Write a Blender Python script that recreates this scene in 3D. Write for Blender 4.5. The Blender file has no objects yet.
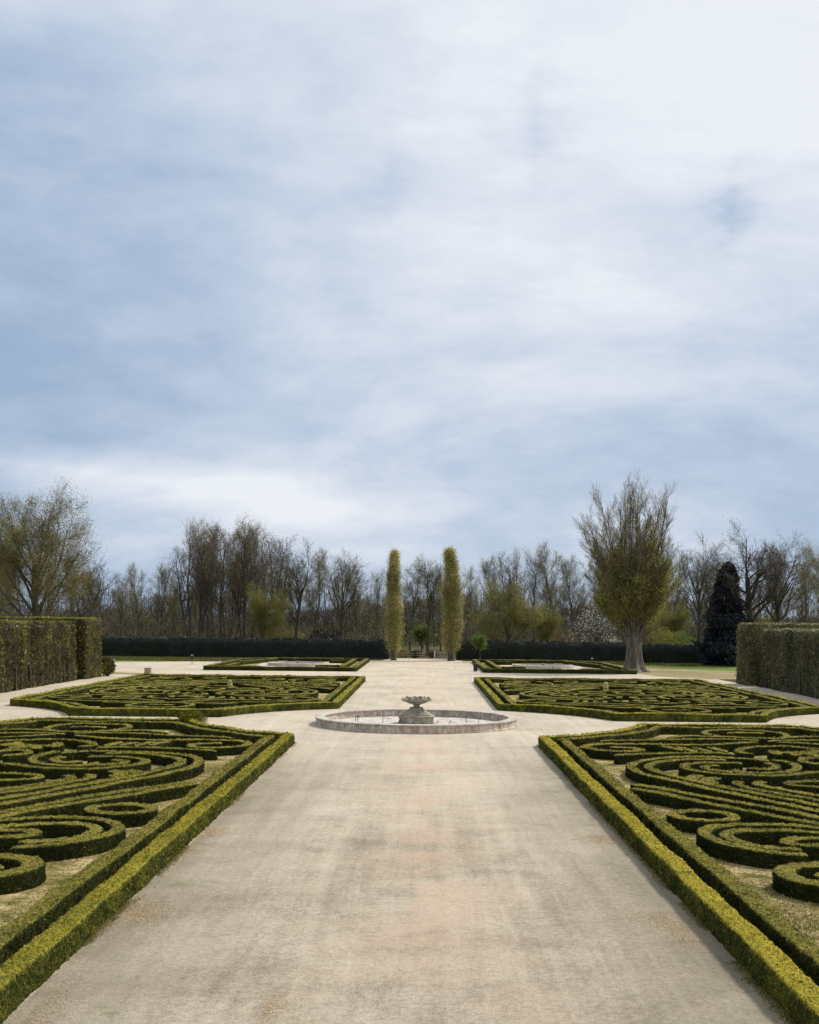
import bpy, math, random
import numpy as np
from mathutils import Matrix, Vector

R = math.radians
rs = np.random.RandomState(7)
col = bpy.context.scene.collection
AX = -0.22            # x of the garden's axis
FY = 57.1             # y of the fountain's centre
EYE = 5.0

# ------------------------------------------------------------------ basics
def tag(o, label=None, cat=None, group=None, kind=None):
    if label: o['label'] = label
    if cat: o['category'] = cat
    if group: o['group'] = group
    if kind: o['kind'] = kind
    return o

def empty(name, loc, rz=0.0):
    o = bpy.data.objects.new(name, None); col.objects.link(o)
    o.location = loc; o.rotation_euler = (0, 0, rz); o.empty_display_size = .2
    return o

def copy_tree(o, parent=None):
    c = o.copy(); col.objects.link(c); c.parent = parent
    for ch in list(o.children): copy_tree(ch, c)
    return c

def mesh(name, V, quads, mats, parent=None, tint=None, mi=None, smooth=True, tris=None):
    V = np.asarray(V, np.float32); Q = np.asarray(quads, np.int32).reshape(-1, 4)
    me = bpy.data.meshes.new(name)
    nq = len(Q); nt = 0 if tris is None else len(tris)
    loops = Q.ravel()
    starts = np.arange(nq, dtype=np.int32) * 4; tot = np.full(nq, 4, np.int32)
    if nt:
        T = np.asarray(tris, np.int32).reshape(-1, 3)
        starts = np.concatenate([starts, nq * 4 + np.arange(nt, dtype=np.int32) * 3])
        tot = np.concatenate([tot, np.full(nt, 3, np.int32)])
        loops = np.concatenate([loops, T.ravel()])
    me.vertices.add(len(V)); me.vertices.foreach_set('co', V.ravel())
    me.loops.add(len(loops)); me.loops.foreach_set('vertex_index', loops.astype(np.int32))
    me.polygons.add(nq + nt)
    me.polygons.foreach_set('loop_start', starts.astype(np.int32))
    me.polygons.foreach_set('loop_total', tot)
    if not isinstance(mats, (list, tuple)): mats = [mats]
    for m in mats: me.materials.append(m)
    if mi is not None: me.polygons.foreach_set('material_index', np.asarray(mi, np.int32))
    sm = np.full(nq + nt, bool(smooth)) if np.isscalar(smooth) else np.asarray(smooth)
    me.polygons.foreach_set('use_smooth', sm)
    if tint is not None:
        a = me.attributes.new('tint', 'FLOAT', 'POINT')
        a.data.foreach_set('value', np.asarray(tint, np.float32))
    me.update(calc_edges=True); me.validate()
    o = bpy.data.objects.new(name, me); col.objects.link(o)
    if parent is not None: o.parent = parent
    return o

class Acc:
    """collects pieces of one mesh"""
    def __init__(s): s.V=[]; s.Q=[]; s.T=[]; s.M=[]; s.S=[]; s.n=0
    def add(s, V, Q, t=0.5, m=0, sm=True):
        V = np.asarray(V, float).reshape(-1, 3); Q = np.asarray(Q, int).reshape(-1, 4)
        s.V.append(V); s.Q.append(Q + s.n)
        s.T.append(np.full(len(V), t) if np.isscalar(t) else np.asarray(t))
        s.M.append(np.full(len(Q), m)); s.S.append(np.full(len(Q), sm)); s.n += len(V)
        return s
    def box(s, c, d, t=.5, m=0, rz=0.0, taper=1.0):
        x, y, z = c; a, b, h = d[0]/2, d[1]/2, d[2]
        P = []
        for zz, k in ((0, 1.0), (h, taper)):
            for sx, sy in ((-1,-1),(1,-1),(1,1),(-1,1)): P.append((sx*a*k, sy*b*k, zz))
        P = np.array(P); cs, sn = math.cos(rz), math.sin(rz)
        X = P[:,0]*cs - P[:,1]*sn + x; Y = P[:,0]*sn + P[:,1]*cs + y
        V = np.stack([X, Y, P[:,2] + z], 1)
        return s.add(V, [(0,3,2,1),(4,5,6,7),(0,1,5,4),(1,2,6,5),(2,3,7,6),(3,0,4,7)], t, m, False)
    def tubes(s, A, B, ra, rb, k=4, t=.5, m=0):
        A = np.asarray(A, float); B = np.asarray(B, float); n = len(A)
        if n == 0: return s
        ra = np.broadcast_to(ra, n); rb = np.broadcast_to(rb, n)
        d = B - A; L = np.linalg.norm(d, axis=1, keepdims=True); d = d/np.maximum(L, 1e-9)
        ref = np.where(np.abs(d[:, 2:3]) > .9, np.array([[1., 0, 0]]), np.array([[0, 0, 1.]]))
        u = np.cross(d, ref); u /= np.linalg.norm(u, axis=1, keepdims=True); v = np.cross(d, u)
        an = np.arange(k)*2*math.pi/k; c, sn = np.cos(an), np.sin(an)
        ring = u[:, None, :]*c[None, :, None] + v[:, None, :]*sn[None, :, None]
        PA = A[:, None, :] + ring*ra[:, None, None]; PB = B[:, None, :] + ring*rb[:, None, None]
        V = np.concatenate([PA, PB], 1).reshape(-1, 3)
        base = np.arange(n)[:, None]*2*k; i = np.arange(k)[None, :]; j = (i+1) % k
        Q = np.stack([base+i, base+i+k, base+j+k, base+j], 2).reshape(-1, 4)
        tt = t if np.isscalar(t) else np.repeat(t, 2*k)
        return s.add(V, Q, tt, m, True)
    def cards(s, P, size, t=.5, m=0, nrm=None, aspect=1.6, flat=.0):
        """small leaf-like quads at points P, random orientation"""
        P = np.asarray(P, float); n = len(P)
        if n == 0: return s
        a = rs.normal(size=(n, 3)); 
        if nrm is not None: a = a*(1-flat) + rs.normal(size=(n,3))*0.0; 
        a /= np.linalg.norm(a, axis=1, keepdims=True)
        b = rs.normal(size=(n, 3))
        if nrm is not None:
            # keep the card roughly facing nrm
            a = np.cross(nrm, a); a /= np.maximum(np.linalg.norm(a, axis=1, keepdims=True), 1e-6)
            b = np.cross(nrm, a) + rs.normal(size=(n, 3))*.55
        b -= a*(a*b).sum(1, keepdims=True); b /= np.linalg.norm(b, axis=1, keepdims=True)
        sz = (np.broadcast_to(size, n)*rs.uniform(.6, 1.3, n))[:, None]*.5
        V = np.stack([P - a*sz*aspect, P - b*sz, P + a*sz*aspect, P + b*sz], 1).reshape(-1, 3)
        Q = np.arange(n*4).reshape(-1, 4)
        tt = t if np.isscalar(t) else np.repeat(t, 4)
        return s.add(V, Q, tt, m, False)
    def build(s, name, mats, parent=None):
        return mesh(name, np.concatenate(s.V), np.concatenate(s.Q), mats, parent,
                    np.concatenate(s.T), np.concatenate(s.M), np.concatenate(s.S))

def _h(i, j, k, seed):
    n = (i*374761393 + j*668265263 + k*2147483647 + seed*144665) & 0xffffffff
    n = ((n ^ (n >> 13))*1274126177) & 0xffffffff
    return ((n ^ (n >> 16)) & 0xffff)/65535.0
def noise(P, sc, seed=0):
    P = np.asarray(P, float)*sc; F = np.floor(P).astype(np.int64); f = P-F; f = f*f*(3-2*f)
    r = 0
    for a in (0, 1):
        for b in (0, 1):
            for c in (0, 1):
                w = (f[:,0] if a else 1-f[:,0])*(f[:,1] if b else 1-f[:,1])*(f[:,2] if c else 1-f[:,2])
                r = r + w*_h(F[:,0]+a, F[:,1]+b, F[:,2]+c, seed)
    return r*2-1

# ------------------------------------------------------------------ materials
def nt(name):
    m = bpy.data.materials.new(name); m.use_nodes = True
    t = m.node_tree; b = t.nodes['Principled BSDF']
    return m, t, b
def N(t, ty, **kw):
    n = t.nodes.new(ty)
    for k, v in kw.items():
        if k in n.inputs: n.inputs[k].default_value = v
        else: setattr(n, k, v)
    return n
def noise_n(t, vec, scale, detail=4, rough=.6, dist=0.0):
    n = N(t, 'ShaderNodeTexNoise', Scale=scale, Detail=detail, Roughness=rough, Distortion=dist)
    t.links.new(vec, n.inputs['Vector']); return n.outputs['Fac']
def ramp(t, fac, stops, interp='LINEAR'):
    n = t.nodes.new('ShaderNodeValToRGB'); n.color_ramp.interpolation = interp
    e = n.color_ramp.elements
    while len(e) < len(stops): e.new(.5)
    for i, (p, c) in enumerate(stops):
        e[i].position = p; e[i].color = (c if len(c) == 4 else (*c, 1)) if hasattr(c, '__len__') else (c, c, c, 1)
    t.links.new(fac, n.inputs['Fac']); return n.outputs['Color']
def mix(t, fac, a, b, mode='MIX'):
    n = t.nodes.new('ShaderNodeMix'); n.data_type = 'RGBA'; n.blend_type = mode
    for inp, v in ((n.inputs[0], fac), (n.inputs[6], a), (n.inputs[7], b)):
        if hasattr(v, 'is_linked') or isinstance(v, bpy.types.NodeSocket): t.links.new(v, inp)
        elif isinstance(v, (int, float)): inp.default_value = v if inp.type == 'VALUE' else (v, v, v, 1)
        else: inp.default_value = (*v, 1)
    return n.outputs[2]
def math_n(t, op, a, b=0.0, clamp=False):
    n = t.nodes.new('ShaderNodeMath'); n.operation = op; n.use_clamp = clamp
    for inp, v in ((n.inputs[0], a), (n.inputs[1], b)):
        if isinstance(v, bpy.types.NodeSocket): t.links.new(v, inp)
        else: inp.default_value = v
    return n.outputs[0]
def bump(t, b, h, strength, dist):
    n = t.nodes.new('ShaderNodeBump'); n.inputs['Strength'].default_value = strength
    n.inputs['Distance'].default_value = dist
    t.links.new(h, n.inputs['Height']); t.links.new(n.outputs['Normal'], b.inputs['Normal'])
def geo(t): return t.nodes.new('ShaderNodeNewGeometry').outputs['Position']

def leafy(name, stops, trans=.25, rough=.6, nscale=3.0, spec=.25, big=.5):
    """foliage: colour from the per-leaf tint plus patchy noise"""
    m, t, b = nt(name); p = geo(t)
    a = t.nodes.new('ShaderNodeAttribute'); a.attribute_name = 'tint'
    n1 = noise_n(t, p, nscale, 5, .65)
    n2 = noise_n(t, p, nscale*14, 3, .6)
    s = math_n(t, 'ADD', a.outputs['Fac'], math_n(t, 'MULTIPLY', math_n(t, 'SUBTRACT', n1, .5), big))
    s = math_n(t, 'ADD', s, math_n(t, 'MULTIPLY', math_n(t, 'SUBTRACT', n2, .5), .55))
    c = ramp(t, s, stops)
    t.links.new(c, b.inputs['Base Color'])
    b.inputs['Roughness'].default_value = rough
    b.inputs['Specular IOR Level'].default_value = spec
    if trans:
        tr = t.nodes.new('ShaderNodeBsdfTranslucent'); t.links.new(c, tr.inputs['Color'])
        mx = t.nodes.new('ShaderNodeMixShader'); mx.inputs[0].default_value = trans
        t.links.new(b.outputs[0], mx.inputs[1]); t.links.new(tr.outputs[0], mx.inputs[2])
        t.links.new(mx.outputs[0], t.nodes['Material Output'].inputs['Surface'])
    return m

M = {}
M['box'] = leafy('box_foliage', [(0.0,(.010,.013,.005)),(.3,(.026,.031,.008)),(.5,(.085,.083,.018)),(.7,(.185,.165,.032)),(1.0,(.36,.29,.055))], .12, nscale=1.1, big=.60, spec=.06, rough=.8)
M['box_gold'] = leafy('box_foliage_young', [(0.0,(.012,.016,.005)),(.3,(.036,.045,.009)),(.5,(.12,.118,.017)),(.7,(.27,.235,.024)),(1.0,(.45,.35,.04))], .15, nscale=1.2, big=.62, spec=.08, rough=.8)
M['hornbeam'] = leafy('hornbeam_foliage', [(0.0,(.015,.014,.007)),(.25,(.055,.042,.022)),(.45,(.10,.085,.035)),(.62,(.13,.135,.028)),(.8,(.22,.24,.04)),(1.0,(.36,.34,.09))], .3, nscale=.45, big=.75, spec=.1)
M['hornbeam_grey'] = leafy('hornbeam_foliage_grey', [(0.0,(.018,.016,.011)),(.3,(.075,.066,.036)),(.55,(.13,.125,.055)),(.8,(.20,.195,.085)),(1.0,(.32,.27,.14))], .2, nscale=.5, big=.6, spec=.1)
M['yew'] = leafy('yew_foliage', [(0.0,(.003,.005,.003)),(.5,(.011,.016,.010)),(1.0,(.045,.055,.028))], 0, nscale=.7, big=.4)
M['holly'] = leafy('evergreen_foliage', [(0.0,(.008,.010,.014)),(.6,(.026,.030,.036)),(.9,(.06,.065,.075)),(1.0,(.14,.15,.17))], 0, rough=.6, nscale=.8, spec=.22, big=.4)
M['twig'] = leafy('twig_bark', [(0.0,(.045,.036,.025)),(.5,(.115,.092,.065)),(1.0,(.21,.175,.125))], 0, rough=.85, nscale=.6, big=.3)
M['twig_dark'] = leafy('twig_bark_dark', [(0.0,(.022,.019,.016)),(.5,(.055,.046,.037)),(1.0,(.12,.10,.085))], 0, rough=.85, nscale=.6, big=.3)
M['twig_tan'] = leafy('twig_bark_tan', [(0.0,(.10,.08,.035)),(.5,(.26,.21,.09)),(1.0,(.42,.36,.17))], 0, rough=.85, nscale=.6, big=.3)
M['leaf_olive'] = leafy('young_leaf_olive', [(0.0,(.08,.078,.02)),(.5,(.21,.20,.04)),(1.0,(.38,.35,.08))], .4, nscale=.3, big=.5)
M['leaf_poplar'] = leafy('poplar_leaf', [(0.0,(.22,.20,.065)),(.5,(.42,.385,.13)),(1.0,(.60,.55,.22))], .35, nscale=.5, big=.5)
M['leaf_green'] = leafy('young_leaf_green', [(0.0,(.04,.06,.012)),(.5,(.12,.17,.03)),(1.0,(.24,.30,.06))], .4, nscale=.5, big=.4)
M['straw'] = leafy('straw', [(0.0,(.2,.12,.05)),(.6,(.50,.31,.13)),(1.0,(.68,.50,.27))], .1, nscale=2, big=.3)
M['pale_leaf'] = leafy('pale_leaf', [(0.0,(.5,.46,.2)),(1.0,(.8,.76,.42))], .3, nscale=1, big=.3)
M['leaf_brown'] = leafy('bud_brown', [(0.0,(.08,.056,.03)),(.5,(.18,.13,.07)),(1.0,(.30,.23,.12))], .3, nscale=.3, big=.5)
M['blossom'] = leafy('blossom_white', [(0.0,(.42,.42,.36)),(1.0,(.8,.8,.76))], .3, nscale=1, big=.3)
M['grass_blade'] = leafy('grass_blade', [(0.0,(.06,.07,.015)),(.4,(.13,.13,.03)),(.7,(.26,.22,.07)),(1.0,(.42,.34,.16))], .25, nscale=.6, big=.9)

def bark_mat():
    m, t, b = nt('bark'); p = geo(t)
    mp = N(t, 'ShaderNodeMapping'); mp.inputs['Scale'].default_value = (1, 1, .18); t.links.new(p, mp.inputs['Vector'])
    n = noise_n(t, mp.outputs[0], 9, 8, .7)
    n2 = noise_n(t, p, .6, 4)
    c = ramp(t, n, [(.25,(.018,.015,.012)),(.5,(.065,.055,.042)),(.8,(.15,.13,.10))])
    c = mix(t, ramp(t, n2, [(.45, 0.0), (.7, .55)]), c, (.06,.07,.03))
    t.links.new(c, b.inputs['Base Color']); b.inputs['Roughness'].default_value = .9
    bump(t, b, n, .9, .05); return m
M['bark'] = bark_mat()
def barkp_mat():
    m, t, b = nt('bark_pale'); p = geo(t)
    mp = N(t, 'ShaderNodeMapping'); mp.inputs['Scale'].default_value = (1, 1, .2); t.links.new(p, mp.inputs['Vector'])
    n = noise_n(t, mp.outputs[0], 5, 8, .7)
    c = ramp(t, n, [(.3,(.03,.026,.02)),(.5,(.12,.105,.082)),(.75,(.27,.24,.195))])
    t.links.new(c, b.inputs['Base Color']); b.inputs['Roughness'].default_value = .9
    bump(t, b, n, 1, .08); return m
M['bark_pale'] = barkp_mat()

def gravel_mat():
    m, t, b = nt('gravel'); p = geo(t)
    sp = t.nodes.new('ShaderNodeSeparateXYZ'); t.links.new(p, sp.inputs[0]); X, Y = sp.outputs[0], sp.outputs[1]
    big = noise_n(t, p, .22, 5, .6, .6)
    mid = noise_n(t, p, 1.1, 7, .7, .3)
    fine = noise_n(t, p, 8, 10, .82)
    grit = noise_n(t, p, 75, 3, .7)
    mp = N(t, 'ShaderNodeMapping'); mp.inputs['Scale'].default_value = (2.4, .13, 1); t.links.new(p, mp.inputs['Vector'])
    streak = noise_n(t, mp.outputs[0], 1.0, 6, .65, .4)
    mq = N(t, 'ShaderNodeMapping'); mq.inputs['Scale'].default_value = (.35, .9, 1); t.links.new(p, mq.inputs['Vector'])
    cross = noise_n(t, mq.outputs[0], 1.0, 6, .7, .5)
    v = math_n(t, 'ADD', math_n(t, 'MULTIPLY', big, .30), math_n(t, 'MULTIPLY', mid, .19))
    v = math_n(t, 'ADD', v, math_n(t, 'MULTIPLY', streak, .22))
    v = math_n(t, 'ADD', v, math_n(t, 'MULTIPLY', cross, .07))
    v = math_n(t, 'ADD', v, math_n(t, 'MULTIPLY', fine, .40))
    v = math_n(t, 'SUBTRACT', v, .066)
    c = ramp(t, v, [(.41,(.20,.168,.118)),(.49,(.40,.34,.245)),(.56,(.56,.485,.365)),(.66,(.74,.655,.52))])
    sp1 = noise_n(t, p, 30, 3, .7); sp2 = noise_n(t, p, 13, 4, .8, .6)
    c = mix(t, math_n(t, 'MULTIPLY', ramp(t, sp1, [(.53, 0.0), (.66, 1.0)]), .36), c, (.16,.13,.09))
    c = mix(t, math_n(t, 'MULTIPLY', ramp(t, sp1, [(.34, 1.0), (.47, 0.0)]), .38), c, (.78,.70,.56))
    c = mix(t, math_n(t, 'MULTIPLY', ramp(t, sp2, [(.52, 0.0), (.64, 1.0)]), .33), c, (.17,.145,.105))
    # washed-out pale grit away from the palace, trodden grey grit close to it
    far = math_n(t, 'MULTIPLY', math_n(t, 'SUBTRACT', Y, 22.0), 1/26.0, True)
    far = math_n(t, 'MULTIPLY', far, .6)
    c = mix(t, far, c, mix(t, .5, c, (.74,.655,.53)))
    # rosy sand along the middle
    dx = math_n(t, 'ABSOLUTE', math_n(t, 'ADD', X, -.1))
    rose = math_n(t, 'SUBTRACT', 1.0, math_n(t, 'MULTIPLY', dx, .42), True)
    rose = math_n(t, 'MULTIPLY', rose, ramp(t, noise_n(t, p, .38, 4, .6, .8), [(.42, 0.0), (.62, 1.0)]))
    c = mix(t, math_n(t, 'MULTIPLY', rose, .60), c, (.66,.46,.33))
    # mossy, dirty verge by the box edging of the near walk
    au = math_n(t, 'ABSOLUTE', math_n(t, 'ADD', X, .22))
    edge = math_n(t, 'MULTIPLY', math_n(t, 'SUBTRACT', au, 2.1), .40, True)
    inner = math_n(t, 'LESS_THAN', au, 4.9)
    nearf = math_n(t, 'MULTIPLY', math_n(t, 'SUBTRACT', 47.0, Y), .12, True)
    edge = math_n(t, 'MULTIPLY', math_n(t, 'MULTIPLY', edge, inner), nearf)
    em = math_n(t, 'MULTIPLY', edge, ramp(t, mid, [(.33, .25), (.62, 1.0)]))
    c = mix(t, math_n(t, 'MULTIPLY', em, .68), c, (.185,.160,.105))
    ms = ramp(t, noise_n(t, p, .9, 6, .7, .8), [(.58, 0.0), (.66, 1.0)])
    c = mix(t, math_n(t, 'MULTIPLY', math_n(t, 'MULTIPLY', ms, edge), .6), c, (.17,.165,.055))
    # straw-coloured stains
    st = ramp(t, noise_n(t, p, .55, 3, .5, .5), [(.70, 0.0), (.76, 1.0)])
    c = mix(t, math_n(t, 'MULTIPLY', st, .5), c, (.48,.31,.13))
    # dark crumbs
    cr = ramp(t, noise_n(t, p, 22, 4, .75), [(.64, 0.0), (.72, 1.0)])
    c = mix(t, math_n(t, 'MULTIPLY', cr, .45), c, (.13,.11,.085))
    c = mix(t, math_n(t, 'MULTIPLY', ramp(t, grit, [(.3, 0.0), (.7, 1.0)]), .30), c, (.20,.175,.14))
    t.links.new(c, b.inputs['Base Color']); b.inputs['Roughness'].default_value = .95
    b.inputs['Specular IOR Level'].default_value = .15
    h = math_n(t, 'ADD', math_n(t, 'MULTIPLY', fine, 1.0), math_n(t, 'MULTIPLY', grit, .5))
    h = math_n(t, 'ADD', h, math_n(t, 'MULTIPLY', mid, 2.0))
    bump(t, b, h, .8, .045)
    return m
M['gravel'] = gravel_mat()

def ground_mat(name, stops, nsc=.35, fsc=9, b_=.6, extra=None):
    m, t, b = nt(name); p = geo(t)
    a = noise_n(t, p, nsc, 6, .65, .5); f = noise_n(t, p, fsc, 7, .75)
    v = math_n(t, 'ADD', math_n(t, 'MULTIPLY', a, .55), math_n(t, 'MULTIPLY', f, .45))
    c = ramp(t, v, stops)
    if extra: c = extra(t, p, c)
    t.links.new(c, b.inputs['Base Color']); b.inputs['Roughness'].default_value = .95
    b.inputs['Specular IOR Level'].default_value = .1
    bump(t, b, f, b_, .06); return m
M['lawn'] = ground_mat('lawn', [(.3,(.06,.10,.02)),(.5,(.14,.20,.04)),(.62,(.22,.25,.07)),(.75,(.34,.30,.14))], .5, 4)
M['forest'] = ground_mat('forest_floor', [(.3,(.025,.03,.012)),(.5,(.06,.06,.025)),(.7,(.13,.11,.05))], .2, 3)
M['worn'] = ground_mat('worn_grass', [(.3,(.12,.13,.04)),(.48,(.24,.20,.10)),(.62,(.36,.29,.17)),(.75,(.42,.35,.23))], .25, 3)
M['soil'] = ground_mat('bed_soil', [(.36,(.06,.065,.015)),(.46,(.17,.15,.04)),(.52,(.32,.25,.11)),(.58,(.50,.39,.20)),(.70,(.66,.54,.33))], 1.1, 7, 1.0)

def stone_mat(name, lo, mi_, hi, stain=None, sc=6.0):
    m, t, b = nt(name); p = geo(t)
    n = noise_n(t, p, sc, 8, .7); n2 = noise_n(t, p, sc*.25, 5, .6, .6)
    mp = N(t, 'ShaderNodeMapping'); mp.inputs['Scale'].default_value = (1, 1, .25); t.links.new(p, mp.inputs['Vector'])
    n3 = noise_n(t, mp.outputs[0], 3.2, 6, .7, .5)
    c = ramp(t, n, [(.3, lo), (.5, mi_), (.7, hi)])
    if stain: c = mix(t, ramp(t, n3, [(.46, 0.0), (.6, .85)]), c, stain)
    c = mix(t, ramp(t, n2, [(.5, 0.0), (.72, .6)]), c, (.06,.055,.045))
    t.links.new(c, b.inputs['Base Color']); b.inputs['Roughness'].default_value = .9
    bump(t, b, n, .7, .02); return m
M['stone'] = stone_mat('basin_stone', (.22,.19,.15), (.52,.46,.38), (.74,.68,.58), (.34,.22,.165), 9.0)
M['coping'] = stone_mat('coping_stone', (.26,.235,.19), (.46,.42,.35), (.62,.58,.50))
M['stone_dark'] = stone_mat('weathered_stone', (.12,.10,.075), (.30,.26,.20), (.46,.41,.33))
M['floor_pale'] = stone_mat('basin_floor_lime', (.36,.33,.28), (.50,.47,.41), (.64,.60,.53))
def plain(name, c, rough=.6, metal=0.0):
    m, t, b = nt(name); p = geo(t)
    n = noise_n(t, p, 12, 5, .6)
    cc = ramp(t, n, [(.3, tuple(x*.7 for x in c)), (.7, tuple(min(1, x*1.2) for x in c))])
    t.links.new(cc, b.inputs['Base Color']); b.inputs['Roughness'].default_value = rough
    b.inputs['Metallic'].default_value = metal; return m
M['iron'] = plain('rusty_iron', (.05,.04,.035), .7, .3)
M['wood'] = plain('weathered_wood', (.28,.22,.15), .85)
M['white'] = plain('white_paint', (.7,.7,.68), .6)
M['black'] = plain('black_plastic', (.02,.02,.022), .5)
M['skin'] = plain('skin', (.45,.28,.2), .6)
M['cloth_red'] = plain('cloth_dark_red', (.12,.03,.03), .9)
M['cloth_blue'] = plain('cloth_dark_blue', (.03,.04,.08), .9)
M['water'] = plain('still_water', (.30,.31,.31), .12)

# ------------------------------------------------------------------ ground sheets
def sheet(name, pts, z, mat, label=None):
    V = [(x, y, z) for x, y in pts]
    me = bpy.data.meshes.new(name); me.from_pydata(V, [], [tuple(range(len(V)))]); me.materials.append(mat)
    o = bpy.data.objects.new(name, me); col.objects.link(o); o['kind'] = 'structure'
    return o
sheet('ground', [(-1500,-300),(1500,-300),(1500,3000),(-1500,3000)], -.02, M['forest'])
def wob(pts, amp, step, seed):
    """roughens the outline of a sheet the way a worn verge wanders"""
    P = np.array(pts + [pts[0]], float); out = []
    for a, b in zip(P[:-1], P[1:]):
        n = max(1, int(np.linalg.norm(b-a)/step))
        for k in range(n): out.append(a + (b-a)*k/n)
    out = np.array(out); q = np.c_[out, np.zeros(len(out))]
    out[:,0] += noise(q, .35, seed)*amp + noise(q, 1.1, seed+3)*amp*.4
    out[:,1] += noise(q, .35, seed+1)*amp + noise(q, 1.1, seed+4)*amp*.4
    return [tuple(v) for v in out]
sheet('lawn', wob([(-60,100.6),(-60,156.5),(-4.6,156.5),(-4.6,150),(-5.5,146),(-20,143.5),(-30,133),(-60,124)][1:], .5, 2, 1), -.008, M['lawn'])
sheet('lawn', wob([(60,156.5),(4.4,156.5),(4.4,150),(6,148),(20,147),(25,131),(38,118),(60,112)], .5, 2, 5), -.008, M['lawn'])
sheet('gravel', wob([(-27.6,-20),(27,-20),(27,100),(26.5,108),(21.5,148.0),(4.4,150.5),(4.4,157),(-4.6,157),(-4.6,149),(-20,146),(-30,136),(-46,130),(-46,104),(-27.6,103)], .35, 2, 9), -.004, M['gravel'])
sheet('worn_ground', wob([(16.5,147),(20.5,146.5),(25,133),(36,121),(60,116),(60,106.5),(26,106.5),(22.0,111),(21.0,123)], .5, 1.5, 14), 0.0, M['worn'])
sheet('worn_ground', wob([(-46,114),(-34,114),(-26,108),(-24,104.5),(-46,104)], .6, 1.5, 18), 0.0, M['worn'])

# ------------------------------------------------------------------ clipped hedges
def resample(P, ds, closed=False):
    P = np.asarray(P, float)
    if closed: P = np.vstack([P, P[:1]])
    L = np.r_[0, np.cumsum(np.linalg.norm(np.diff(P, axis=0), axis=1))]
    n = max(4, int(L[-1]/ds)); s = np.linspace(0, L[-1], n+1)
    Q = np.stack([np.interp(s, L, P[:,0]), np.interp(s, L, P[:,1])], 1)
    return Q[:-1] if closed else Q
def smooth_curve(P, closed=False, n=10):
    P = np.asarray(P, float); m = len(P); out = []
    if m < 3: return P
    rng = range(m) if closed else range(m-1)
    for i in rng:
        if closed: p0,p1,p2,p3 = P[(i-1)%m],P[i],P[(i+1)%m],P[(i+2)%m]
        else: p0 = P[max(i-1,0)]; p1 = P[i]; p2 = P[i+1]; p3 = P[min(i+2,m-1)]
        for k in range(n):
            t = k/n
            out.append(.5*((2*p1)+(-p0+p2)*t+(2*p0-5*p1+4*p2-p3)*t*t+(-p0+3*p1-3*p2+p3)*t**3))
    if not closed: out.append(P[-1])
    return np.array(out)
def relax(P, k=6, closed=False):
    P = P.copy()
    for _ in range(k):
        if closed: P = (np.roll(P,1,0)+2*P+np.roll(P,-1,0))/4
        else: P[1:-1] = (P[:-2]+2*P[1:-1]+P[2:])/4
    return P

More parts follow.
